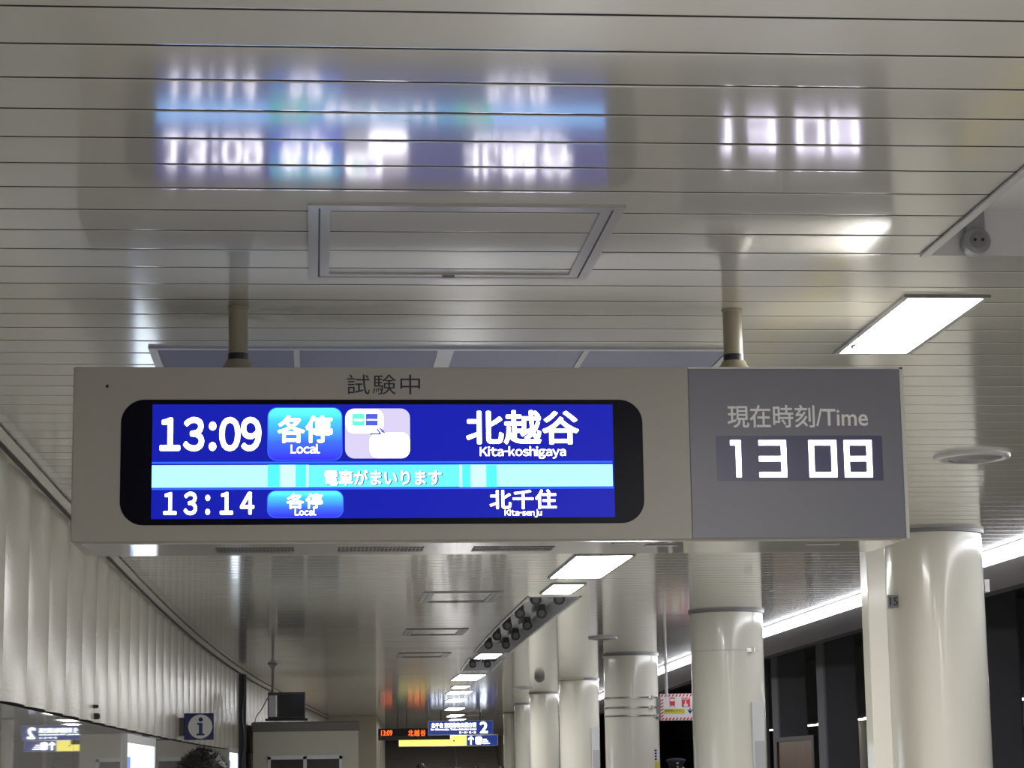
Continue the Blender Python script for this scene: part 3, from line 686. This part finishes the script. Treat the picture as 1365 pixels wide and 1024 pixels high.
# backlit advertising cases in the wall
def ad_case(y0, y1, z0, z1, label):
    b0 = bend(y0); b1 = bend(y1); t = thing('advertising_case', label, 'advertising case', (WALL+b0, (y0+y1)/2, z0), 'backlit cases on the left wall')
    def slab(mb, ya, yb, za, zb, dx0, dx1):
        xa, xb = WALL+bend(ya), WALL+bend(yb)
        mb.add([(xa+dx0, ya, za), (xa+dx1, ya, za), (xb+dx1, yb, za), (xb+dx0, yb, za), (xa+dx0, ya, zb), (xa+dx1, ya, zb), (xb+dx1, yb, zb), (xb+dx0, yb, zb)], [(0, 3, 2, 1), (4, 5, 6, 7), (0, 1, 5, 4), (1, 2, 6, 5), (2, 3, 7, 6), (3, 0, 4, 7)])
    mb = MB(); slab(mb, y0, y1, z1-.08, z1, -.01, .03); slab(mb, y0, y1, z0, z0+.08, -.01, .03); slab(mb, y1-.1, y1, z0+.08, z1-.08, -.01, .03); slab(mb, y0, y0+.05, z0+.08, z1-.08, -.01, .03); mb.build('frame', 'white_metal', t)
    mb = MB(); slab(mb, y0+.05, y1-.1, z0+.08, z1-.08, -.005, .012); f = mb.build('lit_sheet', 'ad_light', t)
    mb = MB()
    for i in range(7): slab(mb, y0+.25, y0+.55, z1-.32-.2*i, z1-.20-.2*i, .012, .014)
    mb.build('print', 'ad_print', f)
ad_case(19.92, 23.2, .75, EYE+.37, 'brightly backlit case on the lower left wall before the information sign')
ad_case(36.2, 38.4, .9, EYE+.43, 'small distant backlit case on the left wall behind the black hair')
# cable and conduit at the corner
t = thing('wall_cable', 'black cable hanging down the left wall beside the kiosk', 'cable', (WALL+bend(38.8)+.06, 38.8, 0))
mb = MB(); pts = []
for i in range(30):
    z = CEIL-.1-(CEIL-.1)*i/29; pts.append((WALL+bend(38.8)+.07+.02*math.sin(i*.8), 38.8+.02*math.cos(i*1.1), z))
mb.tube(pts, .022, 8); mb.build('cable', 'dark_print', t, smooth=True)
mb = MB(); mb.box(WALL+bend(38.9)-.02, WALL+bend(38.9)+.12, 38.9, 39.0, 0, CEIL-.1); mb.build('cover_strip', 'dark_grey', t)
# small stains / fixings on the wall
for px, py, s_, lb in ((127, 942, .014, 'small dark upper fixing on the left wall panel'), (129, 955, .024, 'larger dark lower fixing on the left wall panel')):
    d = ray(px, py); d = d*((WALL+.02)/d.x)
    mb = MB(); mb.lathe([(s_, WALL-.01), (s_, WALL+.035), (s_*.5, WALL+.045)], (0, d.y, d.z+EYE), 'x', 14); tag(mb.build('wall_fixing', 'seam', smooth=True), lb, 'fixing', 'fixings on the left wall')

# ------------------------------------------------------------------ kiosk and the monitor above it
Yk = 40.0; q = bb(335, 962, 480, 1016, Yk); kx0, kx1, kz1 = q[0], q[1], q[3]
t = thing('kiosk', 'cream platform kiosk with dark roof band and sliding windows', 'kiosk', ((kx0+kx1)/2, Yk+1.5, 0))
mb = MB(); zr = kz1-.17; wz1 = EYE+(1031.4-1009)/F*Yk; wz0 = .9; wx0, wx1 = at(357, 1010, Yk).x, at(456, 1010, Yk).x
mb.box(kx0+.03, wx0, Yk+.03, Yk+3, 0, zr); mb.box(wx1, kx1-.03, Yk+.03, Yk+3, 0, zr); mb.box(wx0, wx1, Yk+.03, Yk+3, wz1, zr); mb.box(wx0, wx1, Yk+.03, Yk+3, 0, wz0); mb.build('body', 'kiosk_paint', t)
mb = MB(); mb.cbox(kx0, kx1, Yk, Yk+3.05, zr, kz1, .02); mb.build('roof_band', 'kiosk_roof', t)
mb = MB(); fw_ = .05; xm = (wx0+wx1)/2
mb.box(wx0, wx1, Yk, Yk+.04, wz1-fw_, wz1+.02); mb.box(wx0, wx0+fw_, Yk, Yk+.04, wz0, wz1); mb.box(wx1-fw_, wx1, Yk, Yk+.04, wz0, wz1); mb.box(xm-.03, xm+.03, Yk, Yk+.04, wz0, wz1); mb.box(wx0, wx1, Yk, Yk+.04, wz0, wz0+fw_); wf = mb.build('window_frame', 'white_metal', t)
for xa, xb in ((wx0+fw_, xm-.03), (xm+.03, wx1-fw_)): mb = MB(); mb.box(xa, xb, Yk+.05, Yk+.06, wz0, wz1-fw_); mb.build('window_pane', 'glass_dark', wf)

Ym = 37.0; q = bb(357, 923, 407, 958, Ym)
t = thing('ceiling_monitor', 'dark hanging monitor box on a ceiling pole above the kiosk', 'monitor', ((q[0]+q[1])/2, Ym+.2, q[2]))
mb = MB(); mb.cbox(q[0], q[1], Ym, Ym+.45, q[2], q[3], .01); cs = mb.build('housing', 'dark_grey', t)
mb = MB(); mb.box(q[0]+.015, q[0]+.125, Ym-.006, Ym+.01, q[2]+.03, q[3]-.05); mb.build('side_panel', 'light_grey', t)
mb = MB(); mb.box(q[0]+.125, q[0]+.15, Ym-.010, Ym+.01, q[2]+.03, q[3]-.05); mb.build('bright_edge', 'steel', t)
mb = MB(); mb.box(q[0]+.17, q[1]-.02, Ym-.004, Ym+.01, q[2]+.03, q[3]-.04); mb.build('screen', 'glass_dark', t)
mb = MB(); mb.box(q[0]-.04, q[1]+.04, Ym-.03, Ym+.48, q[2]-.03, q[2]); mb.build('shelf', 'black', t)
px_ = at(363.5, 900, Ym+.2).x; mb = MB(); mb.lathe([(.022, q[3]), (.022, CEIL-.09), (.06, CEIL-.03), (.085, CEIL-.02), (.085, CEIL-.002)], (px_, Ym+.2, 0), n=20); mb.build('pole', 'grey_metal', t, smooth=True)
mb = MB(); mb.tube([(q[0]-.01, Ym+.3, q[3]-.08), (q[0]-.1, Ym+.35, q[3]-.25), (q[0]-.2, Ym+.5, q[2]+.05), (q[0]-.26, Ym+.9, q[2]-.15)], .008); mb.build('lead', 'black', t)
# wall section that steps out from the left wall before the stairs
mb = MB(); n = 6; vs = []
for i in range(n+1):
    yy = 72+(100-72)*i/n; xx = 1.97+(3.12-1.97)*i/n; xl = WALL-.3+bend(yy)
    vs += [(xl, yy, 0), (xx, yy, 0), (xx, yy, CEIL-.004), (xl, yy, CEIL-.004)]
mb.add(vs, [(i*4+j, i*4+(j+1) % 4, (i+1)*4+(j+1) % 4, (i+1)*4+j) for i in range(n) for j in range(4)]+[(3, 2, 1, 0), (n*4, n*4+1, n*4+2, n*4+3)])
struct(mb.build('wall_stairwell', 'beige_block'))

# ------------------------------------------------------------------ stairs in the distance
ysb = 100.0; xa, xb = at(513, 1000, ysb).x, at(671, 1000, ysb).x
mb = MB()
zt = EYE+(1031.4-985)/F*ysb
mb.box(xa-.6, xb+.35, ysb+1.2, ysb+1.4, zt, CEIL+.1); struct(mb.build('trim_13', 'stair'))
t = thing('staircase', 'dark staircase rising at the far end of the platform', 'stairs', ((xa+xb)/2, ysb, 0))
mb = MB(); n = 24; prof = []
for i in range(n): prof.append((i*.28, i*.165, (i+1)*.165))
for i in range(n):
    y0 = ysb+i*.28; mb.box(xa, xb, y0, ysb+n*.28, i*.165, (i+1)*.165)
mb.build('steps', 'stair', t)
p = at(612.5, 1020, ysb-.3)
mb = MB(); ztop = EYE+(1031.4-1006)/F*ysb; mb.tube([(p.x, ysb-.1, 0), (p.x, ysb-.1, .9), (p.x, ysb+4, .9+4*.59)], .045, 8); mb.tube([(p.x, ysb+.9, .3), (p.x, ysb+.9, 1.45)], .035, 8); mb.build('handrail', 'white_paint', t, smooth=True)
mb = MB(); mb.box(xa-.12, xa, ysb-.4, ysb+5.5, 0, zt); mb.build('side_wall', 'stair', t)
mb = MB(); mb.box(xb, xb+.15, ysb+.2, ysb+5.5, 0, zt); mb.build('side_wall', 'stair', t)

# ------------------------------------------------------------------ hanging signs in the distance
def hang(t, x, y, z): mb = MB(); mb.tube([(x, y, z-.01), (x, y, CEIL-.003)], .018); mb.build('hanger', 'dark_grey', t)
Y2 = 69.0; q = bb(570.5, 960.5, 657.5, 980, Y2); sx0, sx1, sz0, sz1 = q
t = thing('direction_sign', 'backlit blue hanging platform sign with a large white 2', 'sign', ((sx0+sx1)/2, Y2, sz0))
mb = MB(); mb.cbox(sx0, sx1, Y2, Y2+.14, sz0, sz1, .01); mb.build('casing', 'light_grey', t)
mb = MB(); mb.box(sx0+.02, sx1-.02, Y2-.004, Y2+.001, sz0+.02, sz1-.02); f = mb.build('lit_face', 'back_navy', t)
def sub(u0, u1, v0, v1): return sx0+(sx1-sx0)*u0, sx0+(sx1-sx0)*u1, sz0+(sz1-sz0)*v0, sz0+(sz1-sz0)*v1
text('platform_number', '2', (*sub(.795, .915, .10, .90), Y2-.005), 'back_white', f, bold=.03, depth=.003)
text('direction_text', '北千住 東武動物公園方面', (*sub(.05, .74, .50, .84), Y2-.005), 'back_white', f, bold=.02, depth=.003)
text('direction_english', 'for Kita-senju, Tobu-dobutsu-koen', (*sub(.04, .74, .30, .46), Y2-.005), 'back_white', f, bold=.015, depth=.003)
text('station_numbers', '13・14・15・21', (*sub(.48, .73, .10, .24), Y2-.005), 'back_white', f, bold=.02, depth=.003)
for u in (.2, .8): hang(t, sx0+(sx1-sx0)*u, Y2+.07, sz1)

Y3 = 74.0; q = bb(532, 986, 622, 994.5, Y3); q2 = bb(601, 980.5, 663, 994, Y3)
t = thing('exit_sign', 'backlit yellow and blue hanging exit sign with a white up arrow', 'sign', ((q[0]+q2[1])/2, Y3, q[2]))
mb = MB(); mb.box(q[0]-.02, q2[1]+.02, Y3, Y3+.14, q[2]-.02, q2[3]+.02); mb.build('casing', 'light_grey', t)
mb = MB(); mb.box(q[0], q2[0], Y3-.005, Y3+.001, q[2], q[3]); mb.box(q2[0], q2[0]+(q2[1]-q2[0])*.34, Y3-.005, Y3+.001, q2[2], q2[3]); yl = mb.build('yellow_face', 'back_yellow', t)
ex0 = q2[0]+(q2[1]-q2[0])*.34
mb = MB(); mb.box(ex0, q2[1], Y3-.005, Y3+.001, q2[2], q2[3]); bl = mb.build('blue_face', 'back_navy', t)
hh = q2[3]-q2[2]; cxx = ex0+.14
mb = MB(); mb.prism([(cxx-.022, q2[2]+.03), (cxx+.022, q2[2]+.03), (cxx+.022, q2[3]-.11), (cxx+.09, q2[3]-.15), (cxx+.09, q2[3]-.10), (cxx, q2[3]-.02), (cxx-.09, q2[3]-.10), (cxx-.09, q2[3]-.15), (cxx-.022, q2[3]-.11)], Y3-.010, Y3-.005); mb.build('up_arrow', 'back_white', bl)
mb = MB(); mb.prism(rrect(cxx+.15, cxx+.36, q2[2]+.04, q2[3]-.04, .05), Y3-.010, Y3-.005); mb.build('pictogram', 'back_white', bl)
mb = MB(); [mb.box(cxx+.39, cxx+.62-.05*i, Y3-.009, Y3-.005, q2[2]+.05+.065*i, q2[2]+.08+.065*i) for i in range(3)]; mb.build('small_print', 'back_white', bl)
mb = MB(); mb.lathe([(.03, Y3-.010), (.03, Y3-.004)], (q2[0]+.1, 0, (q2[2]+q2[3])/2), 'y', 12); mb.build('keyhole', 'seam', yl)
for u in (.3, .85): hang(t, q[0]+(q2[1]-q[0])*u, Y3+.07, q2[3])

Y4 = 72.0; q = bb(504.5, 971, 600, 986.5, Y4)
t = thing('led_departure_sign', 'dark hanging sign with orange LED departure time and destination', 'sign', ((q[0]+q[1])/2, Y4, q[2]))
mb = MB(); mb.cbox(q[0], q[1], Y4, Y4+.3, q[2], q[3], .01); mb.build('casing', 'dark_grey', t)
mb = MB(); mb.box(q[0]+.02, q[1]-.02, Y4-.004, Y4+.001, q[2]+.13, q[3]-.02); f = mb.build('display_window', 'black', t)
wq_ = q[1]-q[0]; a = bb(508, 973.5, 523, 981, Y4); text('time_text', '13:09', (*a, Y4-.005), 'led_orange', f, bold=.02, depth=.003)
a = bb(544, 973, 567.5, 981.5, Y4); text('destination_text', '北越谷', (*a, Y4-.005), 'led_orange', f, bold=.02, depth=.003, space=1.25)
for u in (.27, .4): hang(t, q[0]+wq_*u, Y4+.15, q[3])

# ------------------------------------------------------------------ beyond the tracks
for k in range(7):
    yy = 25.5+5.5*k; xx = 9.4+bend(yy); w = .32
    lbs = ['dark concrete pillar between the tracks, nearest of the row', 'dark concrete pillar between the tracks at the right edge', 'dark concrete pillar between the tracks behind the nearest column', 'dark concrete pillar between the tracks left of the duct casing', 'dark concrete pillar between the tracks behind the poster board', 'dark concrete pillar between the tracks just right of the white column board', 'farthest dark concrete pillar between the tracks']
    mb = MB(); mb.add([(xx+w*a, yy+w*b, z) for z in (-1.2, CEIL+1.395) for a, b in ((-.9, -1), (.9, -1), (1, -.9), (1, .9), (.9, 1), (-.9, 1), (-1, .9), (-1, -.9))], [tuple(range(7, -1, -1)), tuple(range(8, 16))]+[(i, (i+1) % 8, (i+1) % 8+8, i+8) for i in range(8)])
    tag(mb.build('tunnel_pillar', 'pillar_concrete'), lbs[k], 'pillar', 'concrete pillars between the tracks')
# opposite platform: lamps, one bright column
y = 30.0
while y < 80:
    b = bend(y+1)
    t = thing('far_platform_lamp', 'thin white lamp of the row over the opposite platform', 'lamp', (13.2+b, y, EYE+1.25), 'lamps over the opposite platform')
    mb = MB(); mb.box(13.17+b, 13.36+b, y, y+3.2, EYE+1.25, EYE+1.33); mb.build('tray', 'dark_grey', t)
    mb = MB(); mb.tube([(13.25+b, y+.05, EYE+1.235), (13.25+b, y+3.15, EYE+1.235)], .03); mb.build('tube', 'lamp_far', t)
    y += 3.6
for px, Yc, r in ((1147, 64, .42),):
    p = at(px, 1000, Yc); mb = MB(); mb.lathe([(r, 0), (r, EYE+1.448)], (p.x, Yc, 0), n=40, cap=False)
    tag(mb.build('far_column', 'column_paint', smooth=True), 'cream column on the opposite platform seen ' + ('left of the duct casing' if px < 1200 else 'at the right edge'), 'column', 'columns of the opposite platform')
# poster board in front of the pillars
Yp0, Yp1 = 43.0, 46.9
xa, xb = 8.75+bend(Yp0), 8.78+bend(Yp1)+.05
p0, p1 = at(1085, 1000, Yp0), at(1033.5, 1000, Yp1)
zt = EYE+.60
t = thing('poster_board', 'black framed reddish poster board between the tracks', 'poster board', ((p0.x+p1.x)/2, 45, -1.2))
def slab2(mb, A, B, z0, z1, th=.06):
    n_ = Vector((B.y-A.y, -(B.x-A.x), 0)).normalized()*th
    mb.add([(A.x, A.y, z0), (B.x, B.y, z0), (B.x+n_.x, B.y+n_.y, z0), (A.x+n_.x, A.y+n_.y, z0), (A.x, A.y, z1), (B.x, B.y, z1), (B.x+n_.x, B.y+n_.y, z1), (A.x+n_.x, A.y+n_.y, z1)], [(0, 3, 2, 1), (4, 5, 6, 7), (0, 1, 5, 4), (1, 2, 6, 5), (2, 3, 7, 6), (3, 0, 4, 7)])
A = Vector((p0.x, Yp0, 0)); B = Vector((p1.x, Yp1, 0))
mb = MB(); slab2(mb, A, B, zt-.09, zt, .1); slab2(mb, A, B, -.3, -.2, .1); slab2(mb, A, A+(B-A)*.05, -.2, zt-.09, .1); slab2(mb, B-(B-A)*.05, B, -.2, zt-.09, .1); mb.build('frame', 'black', t)
mb = MB(); A2 = A+Vector((.03, 0, 0)); B2 = B+Vector((.03, 0, 0)); slab2(mb, A2, B2, -.2, zt-.09, .04); mb.build('poster', 'poster', t)
mb = MB(); slab2(mb, A, A+(B-A)*.03, -1.2, -.3, .1); slab2(mb, B-(B-A)*.03, B, -1.2, -.3, .1); mb.build('posts', 'dark_grey', t)

# ------------------------------------------------------------------ people
def skin_mesh(name, chain, edges, mats, parent, sub=2):
    me = bpy.data.meshes.new(name); me.from_pydata([c[:3] for c in chain], edges, [])
    o = bpy.data.objects.new(name, me); COL.objects.link(o)
    sk = o.modifiers.new('s', 'SKIN'); sk.use_smooth_shade = True
    for i, c in enumerate(chain):
        v = me.skin_vertices[0].data[i]; v.radius = (c[3], c[4] if len(c) > 4 else c[3]); v.use_root = (i == 0)
    ss = o.modifiers.new('b', 'SUBSURF'); ss.levels = sub; ss.render_levels = sub
    bpy.context.view_layer.update(); dg = bpy.context.evaluated_depsgraph_get()
    m2 = bpy.data.meshes.new_from_object(o.evaluated_get(dg)); bpy.data.objects.remove(o); m2.name = name
    m2.materials.clear(); m2.materials.append(MATS[mats]); m2.polygons.foreach_set('use_smooth', [True]*len(m2.polygons))
    o = bpy.data.objects.new(name, m2); COL.objects.link(o); o.parent = parent; return o
def ell(c, r, n=24, m=16, f=None):
    vs = []; fs = []
    for j in range(m+1):
        th = math.pi*j/m
        for i in range(n):
            a = 2*math.pi*i/n; d = Vector((math.sin(th)*math.cos(a), math.sin(th)*math.sin(a), math.cos(th)))
            k = f(d) if f else 1; vs.append((c[0]+d.x*r[0]*k, c[1]+d.y*r[1]*k, c[2]+d.z*r[2]*k))
    for j in range(m):
        for i in range(n): q_ = (i+1) % n; fs.append((j*n+i, (j+1)*n+i, (j+1)*n+q_, j*n+q_))
    return vs, fs
def person(x, y, h, label, top='cloth_navy', cap=False, seed=0, hair_w=1.0, face=1):
    """stands facing away (face=1, +Y) or towards (-1); one continuous body, clothing and hair as children"""
    t = thing('person', label, 'person', (x, y, 0), None); s = h/1.72; f = face
    V = [(0,0,.95,.13,.10),(0,.0,1.12,.125,.095),(0,0,1.32,.15,.10),(0,0,1.43,.10,.075),(0,.005*f,1.50,.055,.055),(0,.02*f,1.56,.062,.07),(0,.02*f,1.63,.07,.088),(0,.012*f,1.68,.045,.06),
         (.09,0,.88,.085,.09),(.10,.005*f,.50,.055,.06),(.105,-.02*f,.10,.035,.04),(.11,.08*f,.035,.038,.03),(.11,.14*f,.03,.03,.022),
         (-.09,0,.88,.085,.09),(-.10,.005*f,.50,.055,.06),(-.105,-.02*f,.10,.035,.04),(-.11,.08*f,.035,.038,.03),(-.11,.14*f,.03,.03,.022),
         (.17,0,1.39,.05,.05),(.21,0,1.34,.045,.045),(.24,-.02*f,1.08,.036,.036),(.25,.05*f,.86,.023,.026),
         (-.17,0,1.39,.05,.05),(-.21,0,1.34,.045,.045),(-.24,-.02*f,1.08,.036,.036),(-.25,.05*f,.86,.023,.026)]
    E_ = [(0,1),(1,2),(2,3),(3,4),(4,5),(5,6),(6,7),(0,8),(8,9),(9,10),(10,11),(11,12),(0,13),(13,14),(14,15),(15,16),(16,17),(3,18),(18,19),(19,20),(20,21),(3,22),(22,23),(23,24),(24,25)]
    for sd, wr in ((1, 21), (-1, 25)):                      # palm, four fingers and a thumb at each wrist
        b = len(V); V.append((sd*.252, .065*f, .80, .026, .014)); E_.append((wr, b))
        for k_, (dy, L) in enumerate(((.028, .075), (.010, .085), (-.008, .08), (-.025, .065))):
            q_ = len(V); V += [(sd*.255, (.065+dy)*f, .765, .0085), (sd*.25, (.07+dy)*f, .765-L*.55, .008), (sd*.242, (.078+dy)*f, .765-L, .007)]; E_ += [(b, q_), (q_, q_+1), (q_+1, q_+2)]
        q_ = len(V); V += [(sd*.245, .105*f, .80, .0095), (sd*.236, .118*f, .765, .0085)]; E_ += [(b, q_), (q_, q_+1)]
    V = [tuple([c*s for c in v]) for v in V]
    body = skin_mesh('body', V, E_, 'skin', t, 1)
    # clothing shells
    def shell(name, idx, edges, m_, grow):
        mp = {j: i for i, j in enumerate(idx)}
        vv = [tuple(V[j][:3])+tuple(r+grow for r in V[j][3:]) for j in idx]
        return skin_mesh(name, vv, [(mp[a], mp[b]) for a, b in edges], m_, t, 2)
    shell('jacket', [0,1,2,3,18,19,20,21,22,23,24,25], [(0,1),(1,2),(2,3),(3,18),(18,19),(19,20),(20,21),(3,22),(22,23),(23,24),(24,25)], top, .018)
    shell('trousers', [0,8,9,10,13,14,15], [(0,8),(8,9),(9,10),(0,13),(13,14),(14,15)], 'cloth_trousers', .02)
    for sd in (1, -1):
        vs, fs = ell((x+sd*.11*s, y+.05*f*s, .045*s), (.05*s, .14*s, .045*s)); mb = MB(); mb.add(vs, fs); mb.build('shoe', 'black', t, smooth=True)
    # face: nose, eyes, mouth, ears
    hc = Vector((x, y+.02*f*s, 1.615*s)); mb = MB()
    vs, fs = ell(hc+Vector((0, .093*f*s, -.012*s)), (.014*s, .022*s, .026*s), 12, 8); mb.add(vs, fs)
    for sd in (1, -1): vs, fs = ell(hc+Vector((sd*.078*s, -.005*f*s, -.01*s)), (.010*s, .02*s, .033*s), 12, 8); mb.add(vs, fs)
    mb.build('nose_and_ears', 'skin', t, smooth=True)
    mb = MB()
    for sd in (1, -1): vs, fs = ell(hc+Vector((sd*.032*s, .085*f*s, .012*s)), (.012*s, .006*s, .006*s), 10, 6); mb.add(vs, fs)
    mb.build('eyes', 'black', t, smooth=True)
    mb = MB(); vs, fs = ell(hc+Vector((0, .088*f*s, -.058*s)), (.024*s, .006*s, .006*s), 12, 6); mb.add(vs, fs); mb.build('mouth', 'sign_red', t, smooth=True)
    # hair: a lumpy cap with a scatter of tufts
    top_z = h; hcz = top_z-.105*s
    def lump(d):
        k = 1+.05*noise.noise(Vector(d)*4+Vector((seed, 0, 0)))+.04*noise.noise(Vector(d)*11+Vector((seed, 3, 0)))
        if d.y*f > .25 and d.z < .45: k *= .86
        if d.z < -.35: k *= .9
        return k
    mb = MB(); vs, fs = ell((x, y-.005*f*s, hcz), (.088*s*hair_w, .108*s*hair_w, .10*s), 48, 32, lump); mb.add(vs, fs)
    rnd = random.Random(seed)
    if not cap:
        for _ in range(520):
            a = rnd.uniform(0, 6.283); el = rnd.uniform(.05, 1.5); d = Vector((math.cos(el)*math.cos(a), math.cos(el)*math.sin(a), math.sin(el)))
            if d.y*f > .5 and d.z < .3: continue
            b0 = Vector((x+d.x*.082*s*hair_w, y-.005*f*s+d.y*.102*s*hair_w, hcz+d.z*.093*s)); side = d.orthogonal().normalized()
            side = (side*math.cos(a*7)+d.cross(side)*math.sin(a*7)); tip = b0+d*rnd.uniform(.012, .028)*s+side*rnd.uniform(.005, .025)*s
            w_ = d.cross(side).normalized()*.003*s; mb.add([b0-w_, b0+w_, tip, b0+side*.004*s], [(0, 1, 2), (1, 3, 2), (3, 0, 2)])
    mb.build('hair', 'hair', t, smooth=True)
    if cap:
        cz = h-.085*s; mb = MB()
        mb.lathe([(.092*s, cz-.03*s), (.094*s, cz+.01*s), (.125*s, cz+.05*s), (.128*s, cz+.058*s), (.10*s, cz+.078*s), (.02*s, cz+.088*s)], (x, y+.005*f, 0), n=40)
        c_ = mb.build('cap', 'cloth_navy', t, smooth=True)
        mb = MB(); vs = []
        for i in range(13):
            a = math.radians(-70+140*i/12); vs += [(x+.094*s*math.sin(a), y+f*.094*s*math.cos(a), cz-.025*s), (x+.10*s*math.sin(a)*1.15, y+f*(.094*s*math.cos(a)+.055*s*math.cos(a)), cz-.042*s)]
        mb.add(vs, [(2*i, 2*i+1, 2*i+3, 2*i+2) for i in range(12)]+[(2*i+2, 2*i+3, 2*i+1, 2*i) for i in range(0)]); mb.build('peak', 'black', c_)
        mb = MB(); mb.lathe([(.016*s, y+f*.108*s), (.016*s, y+f*.118*s)], (x, 0, cz+.028*s), 'y', 16); mb.build('badge', 'gold', c_)
    return t
p = at(270, 998, 8.9); person(p.x, 8.9, p.z, 'person with short tousled black hair standing below the departure board', 'cloth_grey', seed=3, hair_w=1.12)
p = at(901, 1011, 28.5); person(p.x, 28.5, p.z, 'person in a dark peaked uniform cap with a gold badge left of a column', 'cloth_navy', cap=True, seed=5, face=-1)
for px, py, yy, lb, tp in ((561, 1017, 50, 'distant dark-haired person, leftmost before the stairs', 'cloth_brown'), (609, 1021.5, 47, 'distant dark-haired person before the stairs below the white handrail', 'cloth_grey'), (635, 1021, 49, 'distant dark-haired person before the stairs, right of the handrail', 'cloth_navy'), (668, 1021.5, 48, 'distant dark-haired person at the foot of the far columns', 'cloth_grey')):
    p = at(px, py, yy); person(p.x, yy, p.z, lb, tp, seed=px)
